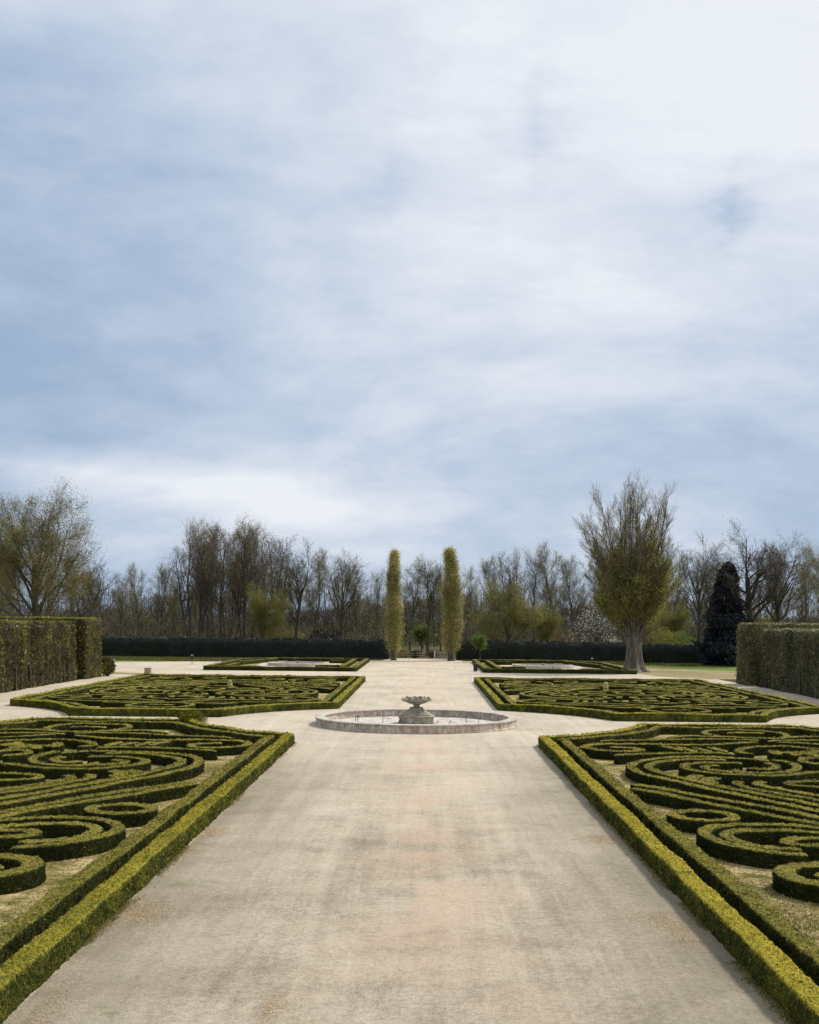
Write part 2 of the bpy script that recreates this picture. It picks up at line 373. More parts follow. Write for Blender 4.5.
def hedge_mesh(acc, path, width, height, closed=False, disp=.02, near=None, seed=0, zt=0.0, topt=.62, sidet=.36, wvar=.03, hnoise=.014, z0=-.01):
    """sweeps a clipped hedge along path (world xy); detail follows the distance to the eye"""
    path = np.asarray(path, float)
    d = np.hypot(path[:,0], path[:,1]).min()
    ds, k = (.045, 9) if d < 30 else (.075, 6) if d < 48 else (.15, 4) if d < 62 else (.3, 3)
    if near: ds, k = near
    C = resample(path, ds, closed); n = len(C)
    if closed: T = np.roll(C,-1,0) - np.roll(C,1,0)
    else: T = np.gradient(C, axis=0)
    T /= np.maximum(np.linalg.norm(T, axis=1, keepdims=True), 1e-9)
    Nn = np.stack([-T[:,1], T[:,0]], 1)
    hw = np.full(n, width/2); hh = np.full(n, height)
    C3 = np.c_[C, np.zeros(n)]
    hw = hw*(1 + wvar*noise(C3, .9, seed+5)*2)
    hh = hh + hnoise*noise(C3, .8, seed+6)*1.6
    if not closed:
        s = np.arange(n)*np.linalg.norm(C[1]-C[0]); e = np.minimum(s, s[-1]-s); r = width*.45
        q = np.clip(e/r, 0, 1); f = np.sqrt(np.maximum(1-(1-q)**2, 0)); hw = hw*np.maximum(f, .02)
        hh = hh - .03*(1-f)
    # cross-section: up one side, over, down the other
    side = [(-1.0, z) for z in np.linspace(0, .90, k)]
    top = [(x, 1.0) for x in np.linspace(-.90, .90, k+1)]
    sec = np.array(side + top + [(-a, b) for a, b in side[::-1]])
    m = len(sec)
    off = sec[:,0][None,:]*hw[:,None]; zz = sec[:,1][None,:]*hh[:,None]
    V = np.empty((n, m, 3)); V[:,:,:2] = C[:,None,:] + Nn[:,None,:]*off[:,:,None]; V[:,:,2] = zz + z0
    nr = np.zeros((n, m, 3)); istop = (np.abs(sec[:,1]-1) < .01)
    sx = np.where(istop, 0, np.sign(sec[:,0]))
    nr[:,:,:2] = Nn[:,None,:]*sx[None,:,None]; nr[:,:,2] = istop[None,:]
    F = V.reshape(-1,3); nf = nr.reshape(-1,3)
    dd = disp*(noise(F, 9, seed)+.8*noise(F, 22, seed+1)+.6*noise(F, 3.0, seed+2))
    F = F + nf*dd[:,None]
    F[:,2] = np.where(F[:,2] < .02, F[:,2], F[:,2])
    i = np.arange(n if closed else n-1)[:,None]; j = np.arange(m-1)[None,:]; i2 = (i+1) % n
    Q = np.stack([i*m+j, i2*m+j, i2*m+j+1, i*m+j+1], 2).reshape(-1,4)
    tt = np.where(nf[:,2] > .5, topt, sidet) + zt + rs.uniform(-.1,.1,len(F))  # young tops, old sides; sunlit tops and side shade are tinted in too
    acc.add(F, Q, tt, 0, True)
    # leaves
    A = F[Q[:,0]]; ed1 = F[Q[:,1]]-A; ed2 = F[Q[:,3]]-A
    cr = np.cross(ed1, ed2); ar = np.linalg.norm(cr, axis=1)
    cen = A + .5*(ed1+ed2); dist = np.hypot(cen[:,0], cen[:,1])
    size = np.clip(dist*.00098, .018, .06); den = np.where(dist < 120, 0.62/size**2*.95, 0)
    den = den*np.clip((75-dist)/40, .25, 1)
    cnt = rs.poisson(np.minimum(ar*den, 40)); idx = np.repeat(np.arange(len(Q)), cnt)
    if len(idx):
        a, b = rs.rand(len(idx),1), rs.rand(len(idx),1)
        nq = -cr[idx]/np.maximum(ar[idx,None], 1e-9)
        nn = nf[Q[idx,0]]
        P = A[idx]+ed1[idx]*a+ed2[idx]*b + nn*rs.uniform(-.004, .016, (len(idx),1))*(size[idx,None]/.02)
        tl = np.where(nn[:,2] > .5, topt+.03, sidet+.05+.18*np.clip(P[:,2]/height-.6,0,1)) + zt + rs.normal(0,.17,len(idx)) + .10*noise(P, 2.2, seed+9)  # leaf cards carry the same painted light above and shade below
        acc.cards(P, size[idx], tl, 0, nrm=nn+rs.normal(0,.25,nn.shape))
    return acc

# --- the plan of one parterre bed, (u, w): u metres from the axis, w metres from the fountain's cross axis
def arc_pts(r, u0, u1, n=14):
    a0, a1 = math.asin(u0/r), math.asin(u1/r)
    return [(r*math.sin(a), r*math.cos(a)) for a in np.linspace(a0, a1, n)]
def outline(r, u0, wmin, wmax):
    ue = math.sqrt(r*r-wmin*wmin)
    half = [(u0, wmax)] + arc_pts(r, u0, ue)
    return half + [(28-u, w) for u, w in half[::-1]]
UC = 14.0
CUR = {  # name: (points, closed, crosses the bed's middle, phrase)
 'ring_far': ([(15.7,7.5),(15.5,6.5),(14.9,5.9),(14.0,5.7),(13.1,5.9),(12.5,6.5),(12.3,7.5),(12.55,8.5),(13.2,9.2),(14.0,9.4),(14.8,9.2),(15.45,8.5)], True, True, 'closed oval ring at the cross-path end'),
 'bar_far': ([(13.2,7.5),(13.7,7.25),(14.3,7.25),(14.8,7.5)], False, True, 'short bar inside the oval ring'),
 'W1': ([(13.72,10.1),(12.72,9.76),(11.46,9.86),(10.18,10.23),(8.55,10.57),(7.23,11.06)], False, False, 'long wing reaching from the oval ring to the corner'),
 'W1b': ([(12.75,8.9),(11.76,8.68),(11.0,8.6),(10.19,9.35)], False, False, 'short forked sprig behind the wing'),
 'W2': ([(13.5,10.6),(12.74,11.1),(11.96,11.64),(11.1,12.0),(9.93,12.1),(8.61,12.05),(7.52,11.95),(6.75,12.2),(6.3,12.95),(6.33,13.8),(6.77,14.33),(7.4,14.6),(7.96,14.5),(8.3,13.97),(8.0,13.34),(7.25,13.1)], False, False, 'strand ending in a curl at the fountain corner'),
 'W3': ([(6.98,16.0),(7.76,15.59),(8.72,15.19),(9.84,14.96),(10.71,15.04),(11.32,15.43)], False, False, 'blunt straight strand below the corner curl'),
 'd1': ([(11.27,14.42),(11.0,13.0)], False, False, 'first slanting rung'), 'd2': ([(10.75,14.25),(10.45,12.95)], False, False, 'second slanting rung'),
 'd3': ([(10.2,14.3),(9.85,12.9)], False, False, 'third slanting rung'), 'd4': ([(9.68,14.27),(9.3,12.81)], False, False, 'fourth slanting rung'),
 'H1': ([(12.27,14.85),(11.95,14.75),(11.85,14.1),(12.29,13.28),(12.94,12.71),(14.0,12.35),(15.06,12.71),(15.71,13.28),(16.15,14.1),(16.05,14.75),(15.73,14.85)], False, True, 'wide arch with hooked ends'),
 'P': ([(12.09,16.92),(11.56,16.41),(10.91,16.2),(9.88,16.15),(9.0,16.36),(8.1,16.89),(7.4,17.71),(7.04,18.8),(6.96,19.86),(7.09,20.84),(7.5,21.98),(7.95,23.03),(8.34,23.9),(8.7,24.8),(9.1,25.63),(9.47,26.38),(9.86,27.1),(10.3,27.97),(11.2,29.4),(12.5,30.6),(14,31.1)], False, False, 'great outer loop sweeping round the spiral'),
 'Q': ([(10.63,17.0),(9.75,16.85),(8.97,17.05),(8.4,17.5),(7.88,18.18),(7.56,18.98),(7.5,19.8),(7.63,20.7),(7.98,21.79),(8.42,22.9),(8.84,23.84),(9.29,24.75),(9.7,25.6),(10.09,26.33),(10.5,27.13),(11.4,28.6),(12.6,29.8),(14,30.3)], False, False, 'great inner loop beside the outer one'),
 'S': ([(10.89,18.05),(10.49,17.83),(10.0,17.83),(9.42,18.08),(8.94,18.49),(8.7,19.1),(8.75,19.8),(9.1,20.4),(9.6,20.85),(10.15,21.1),(10.97,21.1),(11.7,20.8),(12.5,20.25),(13.2,19.9),(14.0,19.8)], False, False, 'outer arm of the tight spiral'),
 'S2': ([(10.0,18.5),(9.5,18.75),(9.35,19.3),(9.6,19.9),(10.0,20.2)], False, False, 'little crescent inside the spiral'),
 'S3': ([(10.26,19.5),(10.2,20.05),(10.6,20.38),(11.1,20.32),(11.75,19.99),(12.25,19.37),(12.58,18.44),(12.61,17.42),(12.26,16.7)], False, False, 'inner arm of the spiral with a blunt end'),
 'S4': ([(11.75,17.8),(11.85,18.6),(11.55,19.3),(11.05,19.6),(10.75,19.2)], False, False, 'innermost hook of the spiral'),
 'G1': ([(10.35,22.6),(10.08,22.72),(9.93,23.15),(10.02,23.65),(10.28,24.15),(10.7,24.88),(11.15,25.54),(11.9,26.6),(12.9,27.6)], False, False, 'outer stem with a curled bud'),
 'G1b': ([(9.75,22.35),(9.5,22.55),(9.42,23.19),(9.62,23.96),(10.0,24.74),(10.48,25.48),(10.95,26.2),(11.7,27.3),(12.7,28.4)], False, False, 'inner stem with a curled bud'),
 'bud1': ([(9.2,21.6),(8.88,21.85),(8.65,22.4),(8.75,23.0)], False, False, 'bean-shaped bud inside the loop'),
 'bud2': ([(8.75,21.2),(8.42,21.6),(8.22,22.3)], False, False, 'small comma-shaped bud'),
 'G2': ([(12.5,22.35),(11.78,22.25),(11.25,22.4),(10.9,22.85),(11.12,23.35),(11.7,23.6),(12.5,23.6)], False, False, 'narrow hairpin pointing at the path'),
 'G3': ([(14.4,16.2),(13.95,16.07),(13.5,16.38),(13.2,17.0),(13.35,17.6),(13.77,17.9)], False, False, 'open ring by the middle of the bed'),
 'G4': ([(14.6,14.6),(14.2,14.47),(13.8,14.76),(13.41,15.5)], False, False, 'stubby leaf under the arch'),
 'G4b': ([(13.3,13.75),(13.05,14.2),(13.0,14.95)], False, False, 'second stubby leaf under the arch'),
 'L1': ([(6.25,23.45),(6.75,24.02),(7.28,24.75),(7.76,25.5),(8.23,26.26),(8.7,27.02),(9.15,27.8),(9.6,28.6),(10.1,29.5),(11.0,30.9),(12.3,32.1),(14,32.6)], False, False, 'long strand tapering to a tip by the path'),
 'L2': ([(6.15,23.95),(6.5,24.6),(6.98,25.4),(7.45,26.17),(7.9,26.93),(8.36,27.68),(8.8,28.4),(9.22,29.1),(9.7,29.97),(10.6,31.5),(12.0,32.85),(14,33.4)], False, False, 'second long strand alongside the tapering one'),
 'ring': ([(7.07+.72*math.cos(a), 28.61+.72*math.sin(a)) for a in np.arange(16)*math.pi/8], True, False, 'small closed round ring'),
 'K': ([(10.6,32.2),(9.95,30.95),(9.2,30.3),(8.4,30.0),(7.65,29.98),(7.1,30.17),(6.68,30.6),(6.45,31.26),(6.5,31.99),(6.87,32.75),(7.45,33.25),(8.05,33.4)], False, False, 'outer crescent of the big path-side spiral'),
 'Kb': ([(9.9,32.1),(9.3,31.2),(8.6,30.75),(7.9,30.6),(7.3,30.72),(6.93,31.2),(6.93,31.85),(7.15,32.35),(7.55,32.68),(8.1,32.83)], False, False, 'inner crescent of the big path-side spiral'),
 'Kc': ([(9.3,31.75),(8.76,31.55),(8.3,31.6),(8.05,31.95),(8.25,32.3),(8.8,32.4)], False, False, 'tiny hairpin inside the crescents'),
 'M': ([(8.0+.98*math.cos(a), 35.3+.95*math.sin(a)) for a in np.linspace(.55, 5.75, 18)], False, False, 'open ring nearest the palace'),
 'Mc': ([(7.55,35.2),(7.95,35.4),(8.5,35.4)], False, False, 'round knob inside the open ring'),
 'C1': ([(14+1.2*math.cos(a), 24.6+1.2*math.sin(a)) for a in np.arange(16)*math.pi/8], True, True, 'round ring in the middle of the bed'),
 'C2': ([(14,20.8),(13.2,21.2),(13.0,22.2),(13.4,22.9)], False, False, 'small sprig above the middle ring'),
 'C3': ([(14,35.0),(12.6,34.8),(11.4,35.4),(10.8,36.6),(11.4,37.6),(12.4,37.4),(12.3,36.5)], False, False, 'curl at the inner end'),
 'C4': ([(9.4,37.9),(8.2,37.6),(7.2,38.0),(6.9,38.6)], False, False, 'low arc closing the inner end'),
 'C5': ([(9.6,33.6),(10.2,34.6),(9.8,35.6),(9.3,36.4)], False, False, 'short bow beside the open ring'),
}
CLIP = {'L1','L2','P','Q','S'}
A_ = R(.57)
def project(X, Y, Z):
    yv = 1180*(EYE-Z)/Y; xv = 1180*X/Y
    return 423 + xv*math.cos(A_) - yv*math.sin(A_), 621 + yv*math.cos(A_) + xv*math.sin(A_)
def in_frame(P):
    for X, Y in P:
        if Y < 9: continue
        px, py = project(X, Y, .4)
        if -25 < px < 845 and py < 1060: return True
    return False

def place(P, sx, sw):
    P = np.asarray(P, float)
    u = P[:,0]
    if sw > 0: u = np.where(u < 14, 14+(u-14)*1.05, u)
    return np.stack([AX + sx*u, FY + sw*P[:,1]], 1)

beds = [(-1,-1,'near left bed'), (1,-1,'near right bed'), (-1,1,'middle left bed'), (1,1,'middle right bed')]
for bi, (sx, sw, bname) in enumerate(beds):
    near = sw < 0; wmax = 46.5 if near else 40.2
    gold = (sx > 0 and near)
    # ground of the bed
    o1 = outline(10.9, 5.1, 3.2, wmax); z = .004
    pts = [tuple(p) for p in place(o1, sx, sw)]
    sheet('bed_soil', pts, z, M['soil'])
    # the two border hedges
    for which, (r, u0, wm, wx, wd) in (('outer', (10.80,5.12,3.15,wmax,.38)), ('inner', (11.52,5.84,3.88,wmax-.8,.36))):
        a = Acc()
        P = place(outline(r, u0, wm, wx), sx, sw)
        if near:     # the run behind the eye is left open
            P = np.vstack([P, P[:1]])[:-1]
        g = which == 'outer'
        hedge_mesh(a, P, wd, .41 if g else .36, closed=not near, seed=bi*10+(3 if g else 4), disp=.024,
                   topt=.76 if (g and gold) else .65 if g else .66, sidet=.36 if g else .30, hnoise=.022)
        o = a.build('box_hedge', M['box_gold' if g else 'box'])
        side = 'left' if sx < 0 else 'right'
        tag(o, ('low clipped box hedge, outer border of the %s along the gravel' if g else 'low clipped box hedge, inner border line just inside the edge of the %s') % bname,
            'hedge', 'box borders of the parterre beds')
    # the scrolls
    cnt = 0
    for key, (pp, closed, mid, phrase) in CUR.items():
        for half in (0, 1):
            if half and mid: continue
            P0 = np.array(pp, float); P0[:,1] -= .013*(57.1-P0[:,1]); P0[:,0] = 14-(14-P0[:,0])*.99 if mid else P0[:,0]*1.008
            Pc = relax(smooth_curve(P0, closed, 8), 5, closed)
            if half: Pc[:,0] = 28 - Pc[:,0]
            P = place(Pc, sx, sw)
            if not in_frame(P): continue
            a = Acc(); wd = {'M': .42, 'Mc': .5, 'bud1': .42, 'bud2': .4, 'G4': .42, 'G4b': .42}.get(key, .30)
            seed = bi*100+cnt
            if near and key in CLIP:   # parts far outside the frame are not needed
                keep = np.array([in_frame([p]) for p in P]); k0, k1 = np.where(keep)[0][[0, -1]]
                P = P[max(0, k0-10):k1+30]
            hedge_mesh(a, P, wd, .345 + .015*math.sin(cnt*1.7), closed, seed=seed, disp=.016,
                       topt=.70+.05*math.sin(cnt*2.3), sidet=.20)  # scroll contrast: bright tops and shaded sides held in the leaf colour
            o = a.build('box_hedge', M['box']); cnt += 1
            lab = 'box hedge, %s, %s half of the %s' % (phrase, 'outer' if half else 'inner', bname) if not mid else 'box hedge, %s, centre of the %s' % (phrase, bname)
            w_ = lab.split()
            if len(w_) > 16: lab = 'box %s, %s' % (phrase, ('outer ' if half else 'inner ')+bname)
            tag(o, lab, 'hedge', 'box scrolls of the '+bname)

# ------------------------------------------------------------------ far beds with their pools
def lathe(acc, prof, c, n=96, t=.5, m=0, wob_=0.0):
    P = np.array(prof, float); a = np.arange(n)*2*math.pi/n
    V = np.stack([c[0]+P[:,0][None,:]*np.cos(a)[:,None], c[1]+P[:,0][None,:]*np.sin(a)[:,None], np.broadcast_to(P[:,1]+c[2], (n, len(P)))], 2)
    F = V.reshape(-1,3)
    if wob_: F[:,2] += noise(F, .8, 3)*wob_*(F[:,2] > .15)
    k = len(P); i = np.arange(n)[:,None]; j = np.arange(k-1)[None,:]; i2 = (i+1) % n
    Q = np.stack([i*k+j, i2*k+j, i2*k+j+1, i*k+j+1], 2).reshape(-1,4)
    return acc.add(F, Q, t, m, False)
def disc(acc, r, c, n=64, t=.5, m=0):
    return lathe(acc, [(0.01,0),(r*.5,0),(r,0)], c, n, t, m)

for sx, nm in ((-1,'far left bed'), (1,'far right bed')):
    def pl(P): return np.stack([AX + sx*np.array(P)[:,0], np.array(P)[:,1]], 1)
    sheet('bed_soil', [tuple(p) for p in pl([(6.6,115.5),(20.9,115.5),(20.9,141),(19.2,143.4),(6.6,143.4)])], .004, M['worn'])
    sheet('gravel', [tuple(p) for p in pl([(8.9,119),(17.5,118.6),(18.3,139.5),(9.2,140)])], .008, M['gravel'])
    runs = [('outer border', [(6.5,143.5),(6.5,115.4),(21,115.4),(21,137.5),(17.5,143.5)], True, .55),
            ('short inner line on the walk side', [(7.9,141),(7.9,118)], False, .5),
            ('short cross line at the walk side corner', [(8.2,136.5),(10.6,136.5)], False, .5),
            ('second cross line at the near corner', [(8.2,121),(10.8,121)], False, .5),
            ('slanting line at the outer back corner', [(17.2,141.5),(19.8,129)], False, .5),
            ('inner line on the outer side', [(19.4,126),(19.4,117.2),(15.8,117.2)], False, .5),
            ('back line behind the pool', [(9.2,142),(16,142)], False, .5)]
    for ph, P, cl, wd in runs:
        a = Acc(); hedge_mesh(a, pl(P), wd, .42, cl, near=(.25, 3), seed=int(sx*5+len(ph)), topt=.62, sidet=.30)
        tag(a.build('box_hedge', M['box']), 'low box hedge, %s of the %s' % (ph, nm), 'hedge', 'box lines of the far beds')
    cx, cy = AX+sx*13.4, 129.2
    p = empty('pool', (cx, cy, 0)); tag(p, 'low round stone pool with pale rim in the middle of the %s' % nm, 'pool', 'low round pools of the far beds')
    a = Acc(); lathe(a, [(3.35,0),(3.3,.34),(3.0,.36),(2.98,.06)], (0,0,0), 64); a.build('rim', M['coping'], p)
    a = Acc(); disc(a, 2.99, (0,0,.10)); a.build('pool_floor', M['floor_pale'], p)
    a = Acc(); lathe(a, [(.02,.5),(.22,.48),(.12,.4),(.18,.1)], (0,0,0), 16); a.build('spout', M['stone_dark'], p)

# ------------------------------------------------------------------ the fountain
fx = AX - .05
ft = empty('fountain', (fx, FY, 0)); tag(ft, 'round stone fountain with shallow dry basin and central bowl on a stepped pedestal', 'fountain')
a = Acc(); lathe(a, [(4.93,-.02),(4.93,.05),(4.86,.07),(4.84,.33)], (0,0,0), 160, wob_=.01); lathe(a, [(4.50,.33),(4.48,.02)], (0,0,0), 160)
a.build('basin_wall', M['stone'], ft)
a = Acc(); lathe(a, [(4.84,.33),(4.90,.335),(4.905,.385),(4.45,.39),(4.44,.34),(4.50,.33)], (0,0,0), 160, wob_=.008); a.build('coping', M['coping'], ft)
a = Acc(); disc(a, 4.5, (0,0,.03), 96); a.build('basin_floor', M['floor_pale'], ft)
def sq_loft(acc, prof, c=(0,0,0), chamfer=.18):
    """square plan with cut corners, lofted through (half width, z)"""
    ring = np.array([(1,-1+chamfer),(1,1-chamfer),(1-chamfer,1),(-1+chamfer,1),(-1,1-chamfer),(-1,-1+chamfer),(-1+chamfer,-1),(1-chamfer,-1)])
    V = []; 
    for h, z in prof:
        for x, y in ring: V.append((c[0]+x*h, c[1]+y*h, c[2]+z))
    Q = []
    for i in range(len(prof)-1):
        for j in range(8): Q.append((i*8+j, i*8+(j+1)%8, (i+1)*8+(j+1)%8, (i+1)*8+j))
    return acc.add(V, Q, .5, 0, False)
a = Acc()
sq_loft(a, [(.88,.03),(.88,.09),(.82,.11),(.82,.36),(.86,.38),(.86,.43),(.70,.45),(.68,.50),(.52,.60),(.34,.74),(.32,.77),(.32,.81),(.22,.83),(.01,.83)], chamfer=.12)
a.build('pedestal', M['stone_dark'], ft)
a = Acc()
lathe(a, [(.20,.82),(.15,.87),(.14,.92),(.22,.97),(.40,1.02),(.54,1.09),(.62,1.14),(.76,1.165),(.77,1.21),(.70,1.215),(.60,1.17),(.02,1.14)], (0,0,0), 40)
bowl = a.build('bowl', M['stone_dark'], ft)
a = Acc()
for k in range(11):
    an = k*.571+.2; r = .30+.36*rs.rand()
    lathe(a, [(.12,1.12),(.11+.03*rs.rand(),1.23),(.06,1.28+.05*rs.rand()),(.01,1.31)], (r*math.cos(an), r*math.sin(an), 0), 8)
P = np.c_[rs.uniform(-.7,.7,(260,2)), rs.uniform(1.16,1.33,260)]; P = P[np.hypot(P[:,0],P[:,1])<.70]
a.cards(P, .06, rs.rand(len(P)), 1)
a.build('carved_fruit', [M['stone_dark'], M['leaf_brown']], bowl)
for k in range(9):
    an = R(-158+k*17+6*math.sin(k*3)); r = 3.1+.5*math.sin(k*2.1); x, y = r*math.cos(an), r*math.sin(an)
    a = Acc(); h = .42+.12*math.sin(k)
    a.tubes([(x,y,.03)], [(x,y,h)], .014, .014, 8); b_ = .09
    a.tubes([(x,y,h),(x+b_*.7,y,h+.05)], [(x+b_*.7,y,h+.05),(x+b_,y,h-.04)], .012, .01, 8)
    a.build('nozzle_pipe', M['iron'], ft)
# water stains of damp silt
a = Acc(); n = 60
for k in range(14):
    an = rs.rand()*6.28; r = rs.uniform(1.2, 4.1); s_ = rs.uniform(.08,.2)
    a.box((r*math.cos(an), r*math.sin(an), .034), (s_*2, s_, .03), .4, 0, rs.rand()*3, .6)
a.build('loose_rubble', M['stone'], ft)

# ------------------------------------------------------------------ tall clipped hedge walls
def wall_mesh(acc, x0, x1, y0, y1, h, face, ds=.22, disp=.16, seed=0, size=.11, dens=55, m=0, tlo=.3, thi=.62, rnd=.25, bulge=.12):
    """box-shaped clipped hedge built from lumpy sheets plus leaves on every face"""
    def surf(P00, U, Vv, nrm, s):
        nu = max(2, int(np.linalg.norm(U)/ds)); nv = max(2, int(np.linalg.norm(Vv)/ds))
        gu, gv = np.meshgrid(np.linspace(0,1,nu+1), np.linspace(0,1,nv+1), indexing='ij')
        P = np.array(P00)[None,None]+gu[...,None]*np.array(U)+gv[...,None]*np.array(Vv); F = P.reshape(-1,3)
        # the same world-space offset on every face keeps the edges closed
        Z = F.copy(); Z[:,2] *= .35
        o = np.stack([noise(Z, .8, seed), noise(Z, .8, seed+7), noise(F, .7, seed+13)*.35], 1)*disp
        o += np.stack([noise(F, 2.6, seed+2), noise(F, 2.6, seed+3), noise(F, 2.6, seed+4)*.4], 1)*disp*.45
        cx_, cy_ = (x0+x1)/2, (y0+y1)/2
        top = np.clip((F[:,2]-(h-.35))/.35, 0, 1)**2
        o[:,0] -= np.sign(F[:,0]-cx_)*top*rnd*(np.abs(F[:,0]-cx_) > (x1-x0)/2-.01)
        o[:,1] -= np.sign(F[:,1]-cy_)*top*rnd*(np.abs(F[:,1]-cy_) > (y1-y0)/2-.01)
        G = F + o
        i = np.arange(nu)[:,None]; j = np.arange(nv)[None,:]; k = nv+1
        Q = np.stack([i*k+j, (i+1)*k+j, (i+1)*k+j+1, i*k+j+1], 2).reshape(-1,4)
        Zt = F.copy(); Zt[:,2] *= .25
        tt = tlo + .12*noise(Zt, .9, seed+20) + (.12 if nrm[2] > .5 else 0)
        acc.add(G, Q, tt-.08, m, True)
        n = int(np.linalg.norm(U)*np.linalg.norm(Vv)*dens)
        a, b = rs.rand(n,1), rs.rand(n,1)
        # bare gaps and stems low down: fewer leaves there
        L = np.array(P00)+a*np.array(U)+b*np.array(Vv); ZL = L.copy(); ZL[:,2] *= .35
        oL = np.stack([noise(ZL, .8, seed), noise(ZL, .8, seed+7), noise(L, .7, seed+13)*.35], 1)*disp
        oL += np.stack([noise(L, 2.6, seed+2), noise(L, 2.6, seed+3), noise(L, 2.6, seed+4)*.4], 1)*disp*.45
        nr = np.tile(np.array(nrm, float), (n,1))
        L2 = L + oL + nr*rs.uniform(-.05,.14,(n,1))
        if rnd:
            tp = np.clip((L[:,2]-(h-.35))/.35, 0, 1)**2
            L2[:,0] -= np.sign(L[:,0]-cx_)*tp*rnd*(abs(nrm[0]) > .5); L2[:,1] -= np.sign(L[:,1]-cy_)*tp*rnd*(abs(nrm[1]) > .5)
        Zl = L.copy(); Zl[:,2] *= .22
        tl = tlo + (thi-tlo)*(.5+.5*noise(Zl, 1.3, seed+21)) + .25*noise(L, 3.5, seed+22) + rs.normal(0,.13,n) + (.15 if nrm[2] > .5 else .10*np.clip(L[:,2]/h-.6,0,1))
        acc.cards(L2, size, tl, m, nrm=nr+rs.normal(0,.5,nr.shape))
    X, Y = x1-x0, y1-y0
    if 'l' in face: surf((x0,y0,0),(0,Y,0),(0,0,h),(-1,0,0),1)
    if 'r' in face: surf((x1,y0,0),(0,Y,0),(0,0,h),(1,0,0),2)
    if 'f' in face: surf((x0,y0,0),(X,0,0),(0,0,h),(0,-1,0),3)
    if 'b' in face: surf((x0,y1,0),(X,0,0),(0,0,h),(0,1,0),4)
    if 't' in face: surf((x0,y0,h),(X,0,0),(0,Y,0),(0,0,1),5)
def clip_hedge(label, x0, x1, y0, y1, h, mat, seed, stems=0, **kw):
    a = Acc(); o = empty('tall_hedge', ((x0+x1)/2, y0, 0)); 
    wall_mesh(a, x0, x1, y0, y1, h, 'lrfbt', seed=seed, **kw)
    for V in a.V: V -= np.array([(x0+x1)/2, y0, 0])
    a.build('foliage', mat, o)
    if stems:
        for k in range(stems):
            b = Acc()
            yy = (k+.5)/stems*(y1-y0)+rs.uniform(-.3,.3); sx_ = (x1-x0)/2*(1 if x0 < 0 else -1)
            b.tubes([(sx_+.06*np.sign(sx_), yy, -.02)], [(sx_+rs.uniform(-.05,.08)*np.sign(sx_), yy+rs.uniform(-.2,.2), 1.7)], .075, .05, 6, t=rs.rand())
            b.build('stem', M['bark'], o)
    return tag(o, label, 'hedge', 'tall clipped hornbeam walls')
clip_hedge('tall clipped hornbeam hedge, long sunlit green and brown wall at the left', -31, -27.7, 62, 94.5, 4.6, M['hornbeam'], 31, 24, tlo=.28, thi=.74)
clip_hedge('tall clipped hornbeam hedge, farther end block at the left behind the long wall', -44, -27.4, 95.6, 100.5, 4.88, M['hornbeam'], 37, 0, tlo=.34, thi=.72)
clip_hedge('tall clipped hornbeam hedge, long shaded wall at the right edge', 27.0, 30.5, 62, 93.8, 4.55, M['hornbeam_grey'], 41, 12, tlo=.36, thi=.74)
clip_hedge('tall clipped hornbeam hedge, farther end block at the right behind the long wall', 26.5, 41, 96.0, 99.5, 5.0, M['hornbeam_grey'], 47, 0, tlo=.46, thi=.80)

def yew(label, x0, x1, y0, y1, h, seed):
    a = Acc(); wall_mesh(a, x0, x1, y0, y1, h, 'lrfbt', seed=seed, ds=.4, disp=.22, size=.12, dens=30, tlo=.4, thi=.7, rnd=.45)
    return tag(a.build('dark_hedge', M['yew']), label, 'hedge', 'dark clipped hedges closing the garden')
yew('long very dark clipped hedge closing the garden, left of the gate', -62, -4.3, 152.5, 155.5, 2.45, 51)
yew('long very dark clipped hedge closing the garden, right of the gate', 4.4, 27.5, 152.0, 155, 2.45, 55)
yew('dark clipped hedge beside the evergreen, behind the big tree', 27.8, 62, 147, 150, 2.3, 59)

# ------------------------------------------------------------------ trees
def rot_about(d, ax, ang):
    c, s = math.cos(ang), math.sin(ang)
    return d*c + np.cross(ax, d)*s + ax*np.dot(ax, d)*(1-c)
def unit(v): return v/max(np.linalg.norm(v), 1e-9)

